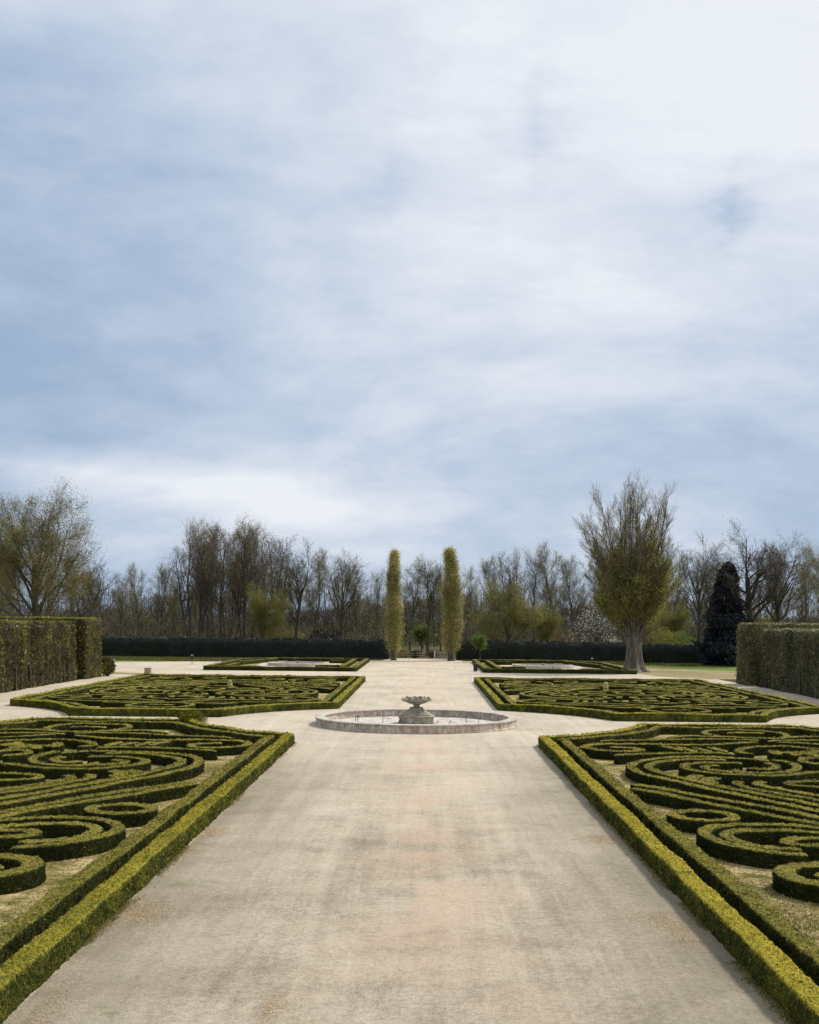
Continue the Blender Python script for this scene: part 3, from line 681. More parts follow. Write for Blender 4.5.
def make_tree(seed, H, spec):
    """returns (trunk Acc, crown Acc), built round (0,0,0)"""
    rg = random.Random(seed)
    segs = [[], []]   # 0 trunk+limbs, 1 twigs: (a, b, ra, rb)
    tips = []
    lv = spec['levels']
    def branch(p, d, L, r, lev):
        S = lv[lev]; ns = S['seg']; pts = [p]; ds = []
        step = L/ns
        for i in range(ns):
            d = unit(d + np.array([rg.gauss(0,1), rg.gauss(0,1), rg.gauss(0,1)])*S['wob'] + np.array([0,0,1.])*S['up'])
            q = p + d*step
            r0 = r*(1-i/ns*(1-S['taper'])); r1 = r*(1-(i+1)/ns*(1-S['taper']))
            segs[0 if lev < spec.get('trunk_levels', 2) else 1].append((p, q, r0, r1))
            p = q; pts.append(p); ds.append(d)
        if lev+1 < len(lv):
            C = lv[lev+1]; n = max(1, int(round(C['n']*(.8+.4*rg.random()))))
            for k in range(n):
                f = C['from'] + (1-C['from'])*((k+rg.random()*.8)/n); x = f*ns; i = min(int(x), ns-1)
                b0 = pts[i] + (pts[i+1]-pts[i])*(x-i); dd = ds[i]
                ax = unit(np.cross(dd, np.array([rg.gauss(0,1), rg.gauss(0,1), rg.gauss(0,1)])))
                ang = C['ang']*(1 - C.get('angtop', 0)*f)*(.75+.5*rg.random())
                nd = rot_about(dd, ax, ang)
                if lev == 0:   # even spread round the trunk
                    az = k*2.399+rg.random()*.8; el = ang
                    nd = unit(np.array([math.cos(az)*math.sin(el), math.sin(az)*math.sin(el), math.cos(el)]))
                shape = C.get('shape', 0.0)
                ll = L*C['len']*(np.interp(f, *C['prof']) if 'prof' in C else 1)*(1 - shape*(f-C['from'])/(1-C['from']+1e-6))*(.82+.36*rg.random())
                rr = max(.012, r*(1-f*(1-S['taper']))*C['rad'])
                branch(b0, nd, ll, rr, lev+1)
            # leader continues
            if lev >= 1: tips.append(p)
        else:
            tips.append(p); tips.append(pts[ns//2])
    if spec.get('stems'):
        for k in range(spec['stems']):
            az = k*6.283/spec['stems']+rg.random(); rr = spec.get('stem_r', .35)
            branch(np.array([math.cos(az)*rr*.5, math.sin(az)*rr*.5, -.1]), unit(np.array([math.cos(az)*spec['lean'], math.sin(az)*spec['lean'], 1.])), H*spec.get('tf', .85)*(.8+.25*rg.random()), spec['r'], 0)
    else:
        branch(np.array([0,0,-.1]), unit(np.array([spec.get('leanx',0),0,1.])), H*spec.get('tf', .8), spec['r'], 0)
    tr = Acc(); s0 = segs[0]
    A = np.array([s[0] for s in s0]); B = np.array([s[1] for s in s0]); ra = np.array([s[2] for s in s0]); rb = np.array([s[3] for s in s0])
    # thick first
    big = ra > .11
    tr.tubes(A[big], B[big], ra[big]*1.0, rb[big]*1.02, 10, t=.5)
    if (~big).any(): tr.tubes(A[~big], B[~big], ra[~big], rb[~big], 5, t=.5)
    fl = spec.get('flare', 1.6); rr = spec['r']
    if not spec.get('stems'):
        prev = None
        for z0, z1, k0, k1 in ((-.1,.25,fl,1+(fl-1)*.45),(.25,.9,1+(fl-1)*.45,1.03)):
            tr.tubes([(0,0,z0)],[(spec.get('leanx',0)*z1,0,z1)], rr*k0, rr*k1, 12)
    cr = Acc(); s1 = segs[1]
    A = np.array([s[0] for s in s1]); B = np.array([s[1] for s in s1]); ra = np.array([s[2] for s in s1]); rb = np.array([s[3] for s in s1])
    cr.tubes(A, B, ra, rb, 3, t=rs.uniform(.1,.9,len(A)))
    tp = np.array(tips)
    nl = spec.get('leaves', 0)
    if nl:
        idx = rs.randint(0, len(tp), nl)
        P = tp[idx] + rs.normal(0, spec.get('leaf_spread', .25), (nl,3))
        zc = spec.get('leaf_z', None)
        if zc is not None:      # leaves thin out towards the top
            pk = rs.rand(nl) < np.interp(P[:,2]/H, zc[0], zc[1]); P = P[pk]
        tn = np.clip(.5 + .35*noise(P, .6, seed) + rs.normal(0,.15,len(P)), 0, 1)
        cr.cards(P, spec.get('leaf_size', .14), tn, 1, aspect=1.3)
    if nl and spec.get('leaf2'):
        P = tp[rs.randint(0, len(tp), spec['leaf2'])] + rs.normal(0, .3, (spec['leaf2'],3))
        cr.cards(P, spec.get('leaf_size', .14)*.8, rs.rand(len(P)), 2, aspect=1.3)
    return tr, cr

def L(n, ln, rad, ang, seg=4, wob=.1, up=.05, taper=.35, frm=.3, shape=0, angtop=0):
    return {'n': n, 'len': ln, 'rad': rad, 'ang': ang, 'seg': seg, 'wob': wob, 'up': up, 'taper': taper, 'from': frm, 'shape': shape, 'angtop': angtop}
SP = {
 # tall woodland tree, drawn up by its neighbours
 'woodland': dict(r=.24, tf=.84, levels=[L(1,1,1,0,8,.05,.05,.22), L(16,.32,.60,.60,5,.09,.12,.30,.35,.30,.25), L(7,.46,.55,.58,3,.11,.07,.3,.25), L(6,.52,.55,.55,2,.13,.04,.4,.2), L(4,.55,.7,.5,2,.15,.02,.4,.2)], leaves=8000, leaf_size=.08, leaf_spread=.4),
 'forked': dict(r=.32, tf=.58, levels=[L(1,1,1,0,6,.07,.03,.50), L(10,.66,.55,.60,6,.10,.14,.25,.42,.20,.2), L(8,.42,.50,.62,4,.12,.07,.3,.25), L(7,.48,.55,.58,3,.14,.04,.35,.2), L(5,.52,.7,.55,2,.16,.02,.4,.2)], leaves=6000, leaf_size=.075, leaf_spread=.35),
 'clump': dict(r=.20, tf=.86, stems=5, lean=.13, stem_r=1.5, levels=[L(1,1,1,0,8,.045,.05,.25), L(11,.27,.60,.52,5,.09,.13,.35,.35,.30,.25), L(6,.46,.55,.55,3,.11,.07,.3,.25), L(5,.52,.55,.55,2,.14,.05,.4,.2), L(4,.55,.7,.5,2,.15,.03,.4,.2)], leaves=12000, leaf_size=.08, leaf_spread=.4),
 'oak': dict(r=.40, tf=.56, levels=[L(1,1,1,0,6,.07,.03,.5), L(11,.66,.52,.95,6,.16,.09,.30,.45,.25,.35), L(8,.42,.50,.72,4,.18,.05,.3,.2), L(7,.46,.55,.65,3,.18,.03,.35,.18), L(5,.5,.7,.6,2,.18,.0,.4,.15)], leaves=2000, leaf_size=.08, leaf_spread=.25),
 'big_left': dict(r=.42, tf=.55, levels=[L(1,1,1,0,6,.06,.03,.55), L(13,.82,.50,.76,7,.11,.11,.22,.30,.20,.3), L(9,.38,.48,.68,4,.14,.05,.3,.2), L(8,.44,.5,.62,3,.16,.03,.35,.18), L(5,.5,.7,.6,2,.18,.0,.4,.15)], leaves=45000, leaf_size=.07, leaf_spread=.4, leaf2=30000),
 'leafy': dict(r=.24, tf=.50, levels=[L(1,1,1,0,5,.08,.03,.5), L(12,.85,.45,.85,5,.15,.10,.25,.22,.2,.3), L(9,.44,.45,.75,4,.16,.06,.3,.2), L(8,.48,.55,.65,3,.18,.04,.35,.18), L(4,.5,.7,.6,2,.2,.03,.4,.15)], leaves=22000, leaf_size=.10, leaf_spread=.35),
 'small': dict(r=.05, tf=.7, flare=1.2, levels=[L(1,1,1,0,4,.03,.03,.5), L(9,.5,.5,.8,4,.12,.08,.3,.60,.2,.3), L(7,.45,.5,.7,3,.2,.05,.4,.2)], leaves=1600, leaf_size=.14, leaf_spread=.18, trunk_levels=1),
 'blossom': dict(r=.14, tf=.45, levels=[L(1,1,1,0,4,.08,.03,.5), L(10,.95,.5,.8,5,.18,.12,.25,.20,.25,.3), L(7,.5,.45,.7,4,.2,.06,.3,.2), L(6,.5,.55,.7,3,.2,.05,.4,.2)], leaves=1000, leaf_size=.10, leaf_spread=.25),
 'poplar': dict(r=.22, tf=.93, levels=[L(1,1,1,0,10,.012,.03,.12), dict(L(130,.125,.20,.62,5,.06,.22,.3,.04,0,.0), prof=([0,.25,.55,.78,.92,1],[.70,1.0,.98,.66,.32,.05])), L(9,.40,.5,.42,3,.09,.22,.4,.1), L(6,.5,.6,.45,2,.12,.2,.5,.1)], leaves=34000, leaf_size=.07, leaf_spread=.2, trunk_levels=1),
}
MT = {'woodland': ('bark','twig','leaf_olive'), 'forked': ('bark','twig_dark','leaf_olive'), 'clump': ('bark','twig','leaf_brown'),
      'oak': ('bark','twig_dark','leaf_brown'), 'big_left': ('bark','twig','leaf_olive'), 'leafy': ('bark','twig','leaf_olive'),
      'small': ('bark','twig','leaf_green'), 'blossom': ('bark','twig_dark','blossom'), 'poplar': ('bark','twig_tan','leaf_poplar')}
PH = {'woodland': 20., 'forked': 18., 'clump': 20., 'oak': 17., 'big_left': 18., 'leafy': 12., 'small': 3.0, 'blossom': 7., 'poplar': 14.}
protos = {}
def proto(kind, seed):
    k = (kind, seed)
    if k not in protos:
        tr, cr = make_tree(seed, PH[kind], SP[kind]); ms = MT[kind]
        o = empty('tree', (0,0,0))
        tr.build('trunk', M[ms[0]], o); cr.build('crown', [M[ms[1]], M[ms[2]], M['leaf_brown']], o)
        protos[k] = [o, False, max(float(v[:,2].max()) for v in cr.V)]
    return protos[k]
def tree(kind, seed, px, Y, top, name, label, group, rz=0.0, wide=1.0):
    """px, top: where the tree stands and how high it reaches, read at the photo's scale and turned into metres"""
    X = (px-423)*Y/1180.; Hh = EYE + (621 + (px-423)*.01 - top)*Y/1180.
    p = proto(kind, seed)
    if p[1]: o = copy_tree(p[0])
    else: o = p[0]; p[1] = True
    s = Hh/p[2]
    if kind in ('woodland', 'clump', 'forked', 'oak'): s *= 1.07; wide *= 1.2
    o.name = name; o.location = (X, Y, 0); o.rotation_euler = (0, 0, rz); o.scale = (s*wide, s*wide, s)
    tag(o, label, 'tree', group); return o

# hand-placed trees: kind, seed, px, distance, px of the top, label
T_ = [
 ('big_left',1, 34,118,470,'large spreading tree with fine greenish twigs behind the left clipped wall',1.0),
 ('big_left',2,-12,128,492,'large brownish spreading tree cut by the left edge of the picture',1.0),
 ('oak',5, 82,135,556,'small crooked dark tree just right of the large left tree',1.0),
 ('woodland',11,122,170,572,'slim bare tree right of the crooked one, left side of the low gap',.8),
 ('woodland',12,142,182,566,'slim bare tree, second from the crooked one',.8),
 ('woodland',13,160,176,563,'slim bare tree just left of the tall clump',.8),
 ('woodland',11,174,190,570,'thin bare tree touching the tall clump from the left',.7),
 ('clump',21,196,172,520,'many-stemmed bare tree forming the left part of the tall clump',.85),
 ('clump',22,222,168,517,'many-stemmed bare tree in the middle of the tall clump',.85),
 ('clump',21,247,172,524,'many-stemmed bare tree at the right of the tall clump',.85),
 ('clump',22,268,180,530,'leaning multi-stem tree at the right end of the tall clump',.8),
 ('woodland',12,208,185,525,'straight bare tree within the tall clump, left one',.8),
 ('woodland',13,236,185,520,'straight bare tree within the tall clump, right one',.8),
 ('leafy',31,262,160,578,'olive leafed tree in front of the tall clump',.8),
 ('forked',41,296,166,543,'bare forked tree between the tall clump and the rounded one',.95),
 ('woodland',12,313,185,552,'thin bare tree right of the forked one',.8),
 ('forked',42,342,162,551,'bare tree with rounded dark crown, left of the poplars',.9),
 ('woodland',13,360,178,572,'low bare tree right of the rounded dark crown',.9),
 ('woodland',11,376,190,568,'bare tree just left of the left poplar',.7),
 ('woodland',12,410,185,560,'bare tree between the poplars, left one',.8),
 ('forked',42,428,172,556,'dark bare tree between the poplars, middle one',.7),
 ('woodland',13,441,195,570,'bare tree between the poplars, right one',.7),
 ('woodland',11,466,172,564,'bare tree standing just right of the right poplar',.75),
 ('woodland',12,478,200,590,'low tree at the left end of the low gap right of the poplars',.7),
 ('woodland',13,496,182,556,'bare grey tree behind the olive tree, left one',.8),
 ('clump',21,512,185,548,'bare grey tree behind the olive tree, middle one',.7),
 ('woodland',11,535,180,548,'bare grey tree behind the olive tree, right one',.85),
 ('woodland',12,556,182,546,'bare grey tree left of the big tree',.85),
 ('leafy',32,512,158,574,'round olive leafed tree right of the poplars',1.05),
 ('leafy',31,545,162,600,'low brownish leafed tree left of the white blossom',.9),
 ('woodland',13,576,186,555,'bare tree half hidden behind the big tree, left side',.8),
 ('blossom',61,593,158,596,'white blossoming tree at the left of the big tree',1.1),
 ('woodland',11,655,178,560,'tree half hidden behind the big tree, right side',.85),
 ('forked',41,698,150,538,'bare tree with rounded crown between big tree and evergreen',.75),
 ('leafy',31,676,165,598,'pale green bush-like tree under the rounded crown',.9),
 ('woodland',12,668,182,556,'slim tree between the big tree and the rounded one',.9),
 ('clump',21,716,185,548,'many-stemmed grey tree behind the evergreen top',.75),
 ('leafy',32,640,172,590,'olive tree hidden low behind the big trunk',1.1),
 ('woodland',13,768,178,545,'bare tree between the tall oak and its right neighbour',.8),
 ('oak',6,752,142,519,'tall bare oak rising behind the dark evergreen',.95),
 ('oak',5,781,150,540,'bare tree right of the tall oak',.8),
 ('woodland',12,802,165,560,'slim bare tree near the right edge above the clipped wall',.9),
 ('big_left',2,834,135,528,'greenish spreading tree cut by the right edge of the picture',.85),
 ('leafy',32,725,175,600,'olive tree behind the evergreen',.9),
 ('leafy',31,770,160,606,'low olive tree above the right clipped wall',.9),
]
for i, (kd, sd, px, Y, top, lab, wd) in enumerate(T_):
    nm = {'oak':'bare_oak','leafy':'olive_tree','blossom':'blossoming_tree','big_left':'spreading_tree'}.get(kd, 'bare_tree')
    tree(kd, sd, px, Y, top, nm, lab, 'trees beyond the closing hedges', rz=i*1.9, wide=wd)
tree('poplar',71,394,149,546,'columnar_poplar','slender columnar poplar, left one of the pair at the gate','columnar poplars', 0, 1.2)
tree('poplar',74,451.5,149,545,'columnar_poplar','slender columnar poplar, right one of the pair at the gate','columnar poplars', 2.1, 1.42)
tree('small',81,480.5,146,632,'young_tree','young bright green tree on thin trunk in front of the dark hedge',None, .4, 1.0)
tree('small',81,422,175,622,'young_tree','light green young tree seen through the gate between the poplars',None, 1.4, 1.3)
# filler trees farther back, seen between and behind the others
rg = random.Random(5); k = 0
places = ['left of the tall clump', 'behind the tall clump', 'behind the rounded dark crown', 'behind the poplars', 'behind the olive tree', 'behind the big tree', 'behind the evergreen', 'at the far right']
for px in np.linspace(-20, 840, 50):
    px = px + rg.uniform(-6, 6); Y = rg.uniform(195, 245)
    base = np.interp(px, [0,60,110,170,230,290,360,385,470,483,520,600,690,740,819], [540,540,578,575,545,565,575,575,580,606,572,565,565,570,560])
    i = int(np.searchsorted([110,185,290,375,480,560,690,740], px)); nm = ['behind the large left tree']+places
    tree('woodland', rg.choice([11,12,13]), px, Y, base+rg.uniform(2, 22), 'bare_tree',
         'thin bare background tree ' + nm[i], 'background trees '+nm[i], rz=rg.uniform(0,6), wide=rg.uniform(.7,.95)); k += 1

# --- the big tree on the right: a fluted trunk splitting low into a fan of upright limbs
def big_tree():
    o = empty('big_tree', (21.55, 120.6, 0)); rg = random.Random(3)
    tag(o, 'huge tree with thick fluted trunk and fan of upright limbs by the far right bed', 'tree')
    a = Acc(); n = 40
    prof = [(-.1,1.6),(.12,1.25),(.35,1.0),(.8,.86),(1.5,.78),(2.4,.72),(3.2,.70),(4.0,.62),(4.6,.4)]
    V = []; 
    for z, r in prof:
        for k in range(n):
            an = k*2*math.pi/n
            fl = 1 + (.12+.20*max(0, 1-z/1.4))*math.cos(5*an+.6+.15*z) + .07*math.cos(9*an+1.3+z*.3) + .05*math.cos(14*an)
            V.append((r*fl*math.cos(an), r*fl*math.sin(an), z))
    Q = [(i*n+k, i*n+(k+1)%n, (i+1)*n+(k+1)%n, (i+1)*n+k) for i in range(len(prof)-1) for k in range(n)]
    a.add(V, Q, .5, 0, True)
    s0, s1, tips = [], [], []
    def br(p, d, Ln, r, lev):
        ns = (8, 5, 3, 2)[lev]; wob = (.04, .07, .10, .12)[lev]; up = (.055, .06, .05, .03)[lev]; pts=[p]; dd=[]
        for i in range(ns):
            d = unit(d+np.array([rg.gauss(0,1),rg.gauss(0,1),rg.gauss(0,1)])*wob+np.array([0,0,1.])*up)
            q = p+d*Ln/ns; t0 = 1-.75*i/ns; t1 = 1-.75*(i+1)/ns
            (s0 if lev < 1 else s1).append((p,q,r*t0,r*t1)); p = q; pts.append(p); dd.append(d)
        if lev < 3:
            nb = (30, 10, 7)[lev]
            for k in range(nb):
                f = (.18,.2,.15)[lev]+(.82,.8,.85)[lev]*(k+rg.random())/nb; x = f*ns; i = min(int(x), ns-1)
                b0 = pts[i]+(pts[i+1]-pts[i])*(x-i)
                ax = unit(np.cross(dd[i], np.array([rg.gauss(0,1),rg.gauss(0,1),rg.gauss(0,1)])))
                nd = rot_about(dd[i], ax, rg.uniform(.28,.60))
                ll = (Ln*.13+.9, Ln*.45, Ln*.5)[lev]*(1-.35*f)*rg.uniform(.7,1.4)
                br(b0, nd, ll, max(.007, r*(1-.7*f)*(.32,.42,.55)[lev]), lev+1)
            tips.append(p)
        else: tips.append(p); tips.append(pts[1])
    K = 36
    for k in range(K):
        az = k*2.399; q_ = (k+.5)/K; el = .03+.52*math.sqrt(q_)
        d = unit(np.array([math.cos(az)*math.sin(el)-.05, math.sin(az)*math.sin(el), math.cos(el)]))
        st = np.array([math.cos(az)*.42*el/.45, math.sin(az)*.42*el/.45, 3.0+.9*rg.random()])
        br(st, d, (15.6-8.4*q_**.95)*rg.uniform(.95,1.03), .15*rg.uniform(.8,1.15)*(1-.3*q_), 0)
    # low, leafy side shoots
    for k in range(40):
        az = k*2.399+.5; el = rg.uniform(.5,1.0)
        d = np.array([math.cos(az)*math.sin(el), math.sin(az)*math.sin(el), math.cos(el)])
        br(np.array([math.cos(az)*.6, math.sin(az)*.6, rg.uniform(3.2,8.5)]), d, rg.uniform(3.4,5.8), .05, 0)
    A = lambda S: [np.array([s[i] for s in S]) for i in range(4)]
    a.tubes(*A(s0), k=7); a.build('trunk', M['bark_pale'], o)
    c = Acc(); q = A(s1); c.tubes(*q, k=3, t=rs.uniform(.1,.9,len(q[0])))
    tp = np.array(tips); P = tp[rs.randint(0,len(tp),95000)]+rs.normal(0,.2,(95000,3))
    keep = rs.rand(len(P)) < np.interp(P[:,2], [3,6,9,11,15,20],[.7,.9,.85,.6,.42,.30]); P = P[keep]
    c.cards(P, .08, np.clip(.72+.4*noise(P,.5,4)+rs.normal(0,.15,len(P)),0,1), 1, aspect=1.3)
    c.build('crown', [M['twig'], M['leaf_willow']], o)
    return o
M['leaf_willow'] = leafy('young_leaf_yellow', [(0.0,(.14,.135,.03)),(.5,(.34,.33,.06)),(1.0,(.52,.50,.12))], .45, nscale=.3, big=.5)
big_tree()

# --- the dark evergreen
def evergreen(X, Y, H, W):
    o = empty('evergreen_tree', (X, Y, 0)); tag(o, 'broad dark evergreen with glossy leaves reaching the ground left of the right clipped wall', 'tree')
    a = Acc(); a.tubes([(0,0,-.1),(0,0,H*.5)], [(0,0,H*.5),(0,0,H*.93)], [.3,.18], [.18,.04], 8); a.build('trunk', M['bark'], o)
    c = Acc(); P = []; rg = random.Random(8)
    for k in range(150):
        f = rg.random()**.8*.96; z = f*H; R0 = W*(1-f)**.85*(.62+.62*rg.random())*min(1, .75+f*2)
        az = rg.random()*6.283; n = 170
        q = np.array([math.cos(az)*R0*.9+.5*(1-f)*-1+.5, math.sin(az)*R0*.9, z*.97+.2])
        P.append(q + rs.normal(0, 1, (n,3))*(np.array([.48,.48,.34])*(1-.5*f)))
    P = np.concatenate(P); P = P[P[:,2] > .05]
    c.cards(P, .19, np.clip(.42+.25*noise(P,.9,3)+rs.normal(0,.2,len(P)),0,1), 0)
    # inner mass of boughs
    A = []; B = []
    for k in range(260):
        f = rg.random(); z = f*H*.9; az = rg.random()*6.283; r = W*.8*(1-f)**.6
        A.append((0,0,z)); B.append((math.cos(az)*r, math.sin(az)*r, z+.3))
    c.tubes(np.array(A), np.array(B), .06, .02, 4, t=.1)
    P = rs.normal(0,1,(9000,3)); P[:,2] = rs.rand(9000)*H*.9; rr = W*.62*(1-P[:,2]/H)**.6*np.sqrt(rs.rand(9000)); az = rs.rand(9000)*6.283
    c.cards(np.c_[rr*np.cos(az), rr*np.sin(az), P[:,2]], .45, .2, 0)
    c.build('crown', M['holly'], o)
evergreen((724-423)*141/1180., 141, 12.6, 3.4)

# --- understorey shrubs that can be told apart
def shrub(px, Y, w, h, mat, label, seed, n=2600, cs=.14, name='shrub', x=None):
    X = (px-423)*Y/1180. if x is None else x
    o = empty(name, (X, Y, 0)); tag(o, label, 'shrub')
    r = np.random.RandomState(seed); c = Acc(); d = r.normal(size=(n,3)); d /= np.linalg.norm(d,axis=1,keepdims=True)
    rad = r.rand(n,1)**.35; P = d*rad; P *= (1+.3*noise(d*1.0, 2.2, seed))[:,None]
    P = P*np.array([w/2, w/2, h/2]) + np.array([0,0,h*.5]); P = P[P[:,2] > .02]
    c.cards(P, cs, np.clip(.5+.35*noise(P,1.2,seed)+r.normal(0,.15,len(P)),0,1), 0)
    c.build('foliage', mat, o)
    for az in r.rand(4)*6.283:
        a = Acc(); a.tubes([(0,0,-.05)], [(math.cos(az)*w*.3, math.sin(az)*w*.3, h*.7)], .04, .012, 5); a.build('stem', M['twig'], o)
shrub(325, 165, 5.0, 4.2, M['yew'], 'dark round shrub behind the hedge below the rounded dark crown', 1)
shrub(290, 168, 4.5, 3.8, M['leaf_olive'], 'olive shrub behind the dark hedge below the forked tree', 3)
shrub(560, 165, 5.0, 4.0, M['leaf_brown'], 'brown shrub behind the dark hedge left of the white blossom', 4)
shrub(613, 162, 3.5, 3.2, M['blossom'], 'small white blossoming shrub close behind the big tree trunk', 5, 700, .12)
shrub(664, 152, 4.5, 4.5, M['leaf_olive'], 'leafy olive shrub right of the big trunk', 6)
shrub(683, 158, 4.0, 3.8, M['leaf_green'], 'pale green shrub between big trunk and evergreen', 7)
shrub(94, 101.6, 1.6, 1.7, M['hornbeam'], 'small green shrub at the foot of the left end block', 8, 2600, .09, x=-27.2)
shrub(415.5, 158, 1.8, 1.1, M['yew'], 'low dark green bush in the gateway between the poplars', 9, 1200, .1)
shrub(404, 160, 2.2, 1.2, M['leaf_olive'], 'low olive bush in the gateway near the left poplar', 10, 1200, .1)
shrub(433, 160, 2.0, 1.1, M['leaf_brown'], 'low brown bush in the gateway near the right poplar', 11, 1200, .1)
shrub(0, FY+27.7, .32, .62, M['pale_leaf'], 'pale yellow upright shrub in the middle left bed', 12, 1500, .06, x=AX-13.6)
shrub(0, FY+27.7, .34, .72, M['pale_leaf'], 'pale yellow upright shrub in the middle right bed', 13, 1500, .06, x=AX+13.4)
shrub(0, 54.1, 1.3, .75, M['box_gold'], 'rounded yellow-green box bush at the curved edge of the near left bed', 14, 3800, .05, x=-10.6, name='box_bush')

# --- far thicket: one mass behind everything
def thicket():
    a = Acc(); n = 900
    X = rs.uniform(-175, 175, n); Y = rs.uniform(235, 300, n); H = rs.uniform(5, 14, n)
    A = np.c_[X, Y, np.zeros(n)-.1]; B = np.c_[X+rs.normal(0,.6,n), Y, H]
    a.tubes(A, B, rs.uniform(.06,.2,n), .03, 4, t=rs.rand(n))
    m = 150000
    X = rs.uniform(-175, 175, m); Y = rs.uniform(235, 300, m)
    top = 7.5 + 3.2*noise(np.c_[X, Y*.3, np.zeros(m)], .06, 2) + 2.0*noise(np.c_[X, Y*.3, np.zeros(m)], .22, 3)
    Z = top*rs.rand(m)**.8; A = np.c_[X, Y, Z]; d = np.c_[rs.normal(0,.45,(m,2)), rs.uniform(.3,1.3,m)]
    a.tubes(A, A+d, .045, .02, 3, t=rs.rand(m))
    m = 70000
    X = rs.uniform(-175, 175, m); Y = rs.uniform(228, 300, m); Z = rs.uniform(0,1,m)**1.3*(5.5+2*noise(np.c_[X,Y*.2,np.zeros(m)],.1,5))
    a.cards(np.c_[X,Y,Z], .3, rs.rand(m)*.5, 1)
    o = a.build('woodland', [M['twig_dark'], M['leaf_olive']])
    tag(o, 'far mass of bare brushwood and undergrowth behind the garden trees', 'woodland', kind='stuff')
thicket()
def brush():
    # low brushwood just behind the closing hedges
    a = Acc(); m = 42000
    X = rs.uniform(-70, 70, m); X = X[(X < -4) | (X > 4)]; m = len(X); Y = rs.uniform(160, 200, m)
    Z = rs.rand(m)**1.6*(4.6+3.4*noise(np.c_[X,Y*.3,np.zeros(m)],.16,9)); A = np.c_[X,Y,Z]
    a.tubes(A, A+np.c_[rs.normal(0,.35,(m,2)), rs.uniform(.2,1.1,m)], .022, .01, 3, t=rs.rand(m))
    k = 16000; idx = rs.randint(0, m, k)
    a.cards(A[idx]+rs.normal(0,.2,(k,3)), .10, rs.rand(k)*.6, 1)
    tag(a.build('undergrowth', [M['twig'], M['leaf_olive']]), 'tangle of low brushwood behind the closing hedges', 'undergrowth', kind='stuff')
brush()

# ------------------------------------------------------------------ grass, weeds and litter
def tufts(P, hgt, name, label, tl=.5, w=.012, tv=.25, lean=.5):
    a = Acc(); n = len(P); d = rs.normal(0, lean, (n,2))*hgt; h = hgt*rs.uniform(.5,1.3,n)
    az = rs.rand(n)*3.14; wv = np.c_[np.cos(az), np.sin(az), np.zeros(n)]*(w*rs.uniform(.6,1.4,n))[:,None]
    B = np.c_[P, np.full(n,.002)]; T = B+np.c_[d, h]
    V = np.stack([B-wv, B+wv, T+wv*.25, T-wv*.25],1).reshape(-1,3)
    a.add(V, np.arange(n*4).reshape(-1,4), np.repeat(np.clip(tl+rs.normal(0,tv,n),0,1),4), 0, False)
    return tag(a.build(name, M['grass_blade']), label, 'grass', kind='stuff')
# in the near beds
def scatter_bed(n, ymin, ymax):
    out = []
    for sx in (-1,1):
        Y = 1/rs.uniform(1/ymax, 1/ymin, n); u = rs.uniform(6.1, 18, n)
        X = AX+sx*u; P = np.c_[X, Y]; P = P[(np.abs(P[:,0]) < .37*P[:,1])]
        q = np.c_[P, np.zeros(len(P))]; k = .5+.5*noise(q, .7, 5)+.25*noise(q, 2.5, 6)
        P = P[(rs.rand(len(P)) < k**1.5) & (np.hypot(P[:,0]-AX, P[:,1]-FY) > 11.8)]; out.append(P)
    return np.concatenate(out)
tufts(scatter_bed(340000, 14, 52), .035, 'grass', 'thin dry grass and moss growing between the box scrolls', .62, .008, .3)
# weeds along the foot of the outer edging
P = []
for sx in (-1,1):
    n = 14000; Y = 1/rs.uniform(1/48., 1/13., n); u = 4.97-np.abs(rs.normal(0,.08,n)); q = np.c_[u*3, Y, np.zeros(n)]
    k = noise(q, .6, 3+sx) > -.05; P.append(np.c_[AX+sx*u, Y][k])
P = np.concatenate(P); P = P[np.hypot(P[:,0]-AX, P[:,1]-FY) > 10.3]
tufts(P, .03, 'weeds', 'small weeds and moss along the foot of the box edging', .6, .007, .25)
# lawn tufts on the far strips
n = 60000; X = rs.uniform(-45, 45, n); Y = rs.uniform(138, 152, n)
k = (X < -5) | (X > 5); k &= (Y > 147.5) | (np.abs(X) > 23); P = np.c_[X, Y][k]
tufts(P, .12, 'grass', 'uneven green grass on the strips before the dark hedges', .25, .05, .2)

# little drifts of straw and dry clippings on the near walk
a = Acc()
for px_, py_, w_, l_, n_ in ((213,832,.30,.5,260),(140,915,.42,.5,420),(128,905,.25,.3,140),(275,1008,.22,.3,120),(606,842,.5,.35,260),(600,838,.3,.2,120),(660,922,.5,.4,320),(690,938,.3,.4,160),(45,1012,.2,.7,160),(195,845,.12,.8,160)):
    yv = (py_-621)-(px_-423)*.00995; Y_ = 1180*EYE/yv; X_ = (px_-423+(py_-621)*.00995)*Y_/1180
    P = np.c_[rs.normal(X_, w_*.5, n_), rs.normal(Y_, l_, n_), rs.uniform(.004,.012,n_)]
    P = np.repeat(P, 4, 0) + rs.normal(0,1,(n_*4,3))*np.array([w_*.3, l_*.45, 0]); n_ = n_*4
    a.cards(P, .011, np.clip(rs.normal(.6,.25,n_),0,1), 0, nrm=np.tile([0,0,1.],(n_,1))+rs.normal(0,.2,(n_,3)), aspect=2.4)
tag(a.build('straw', M['straw']), 'small drifts of orange straw and dry clippings on the walk', 'straw', kind='stuff')
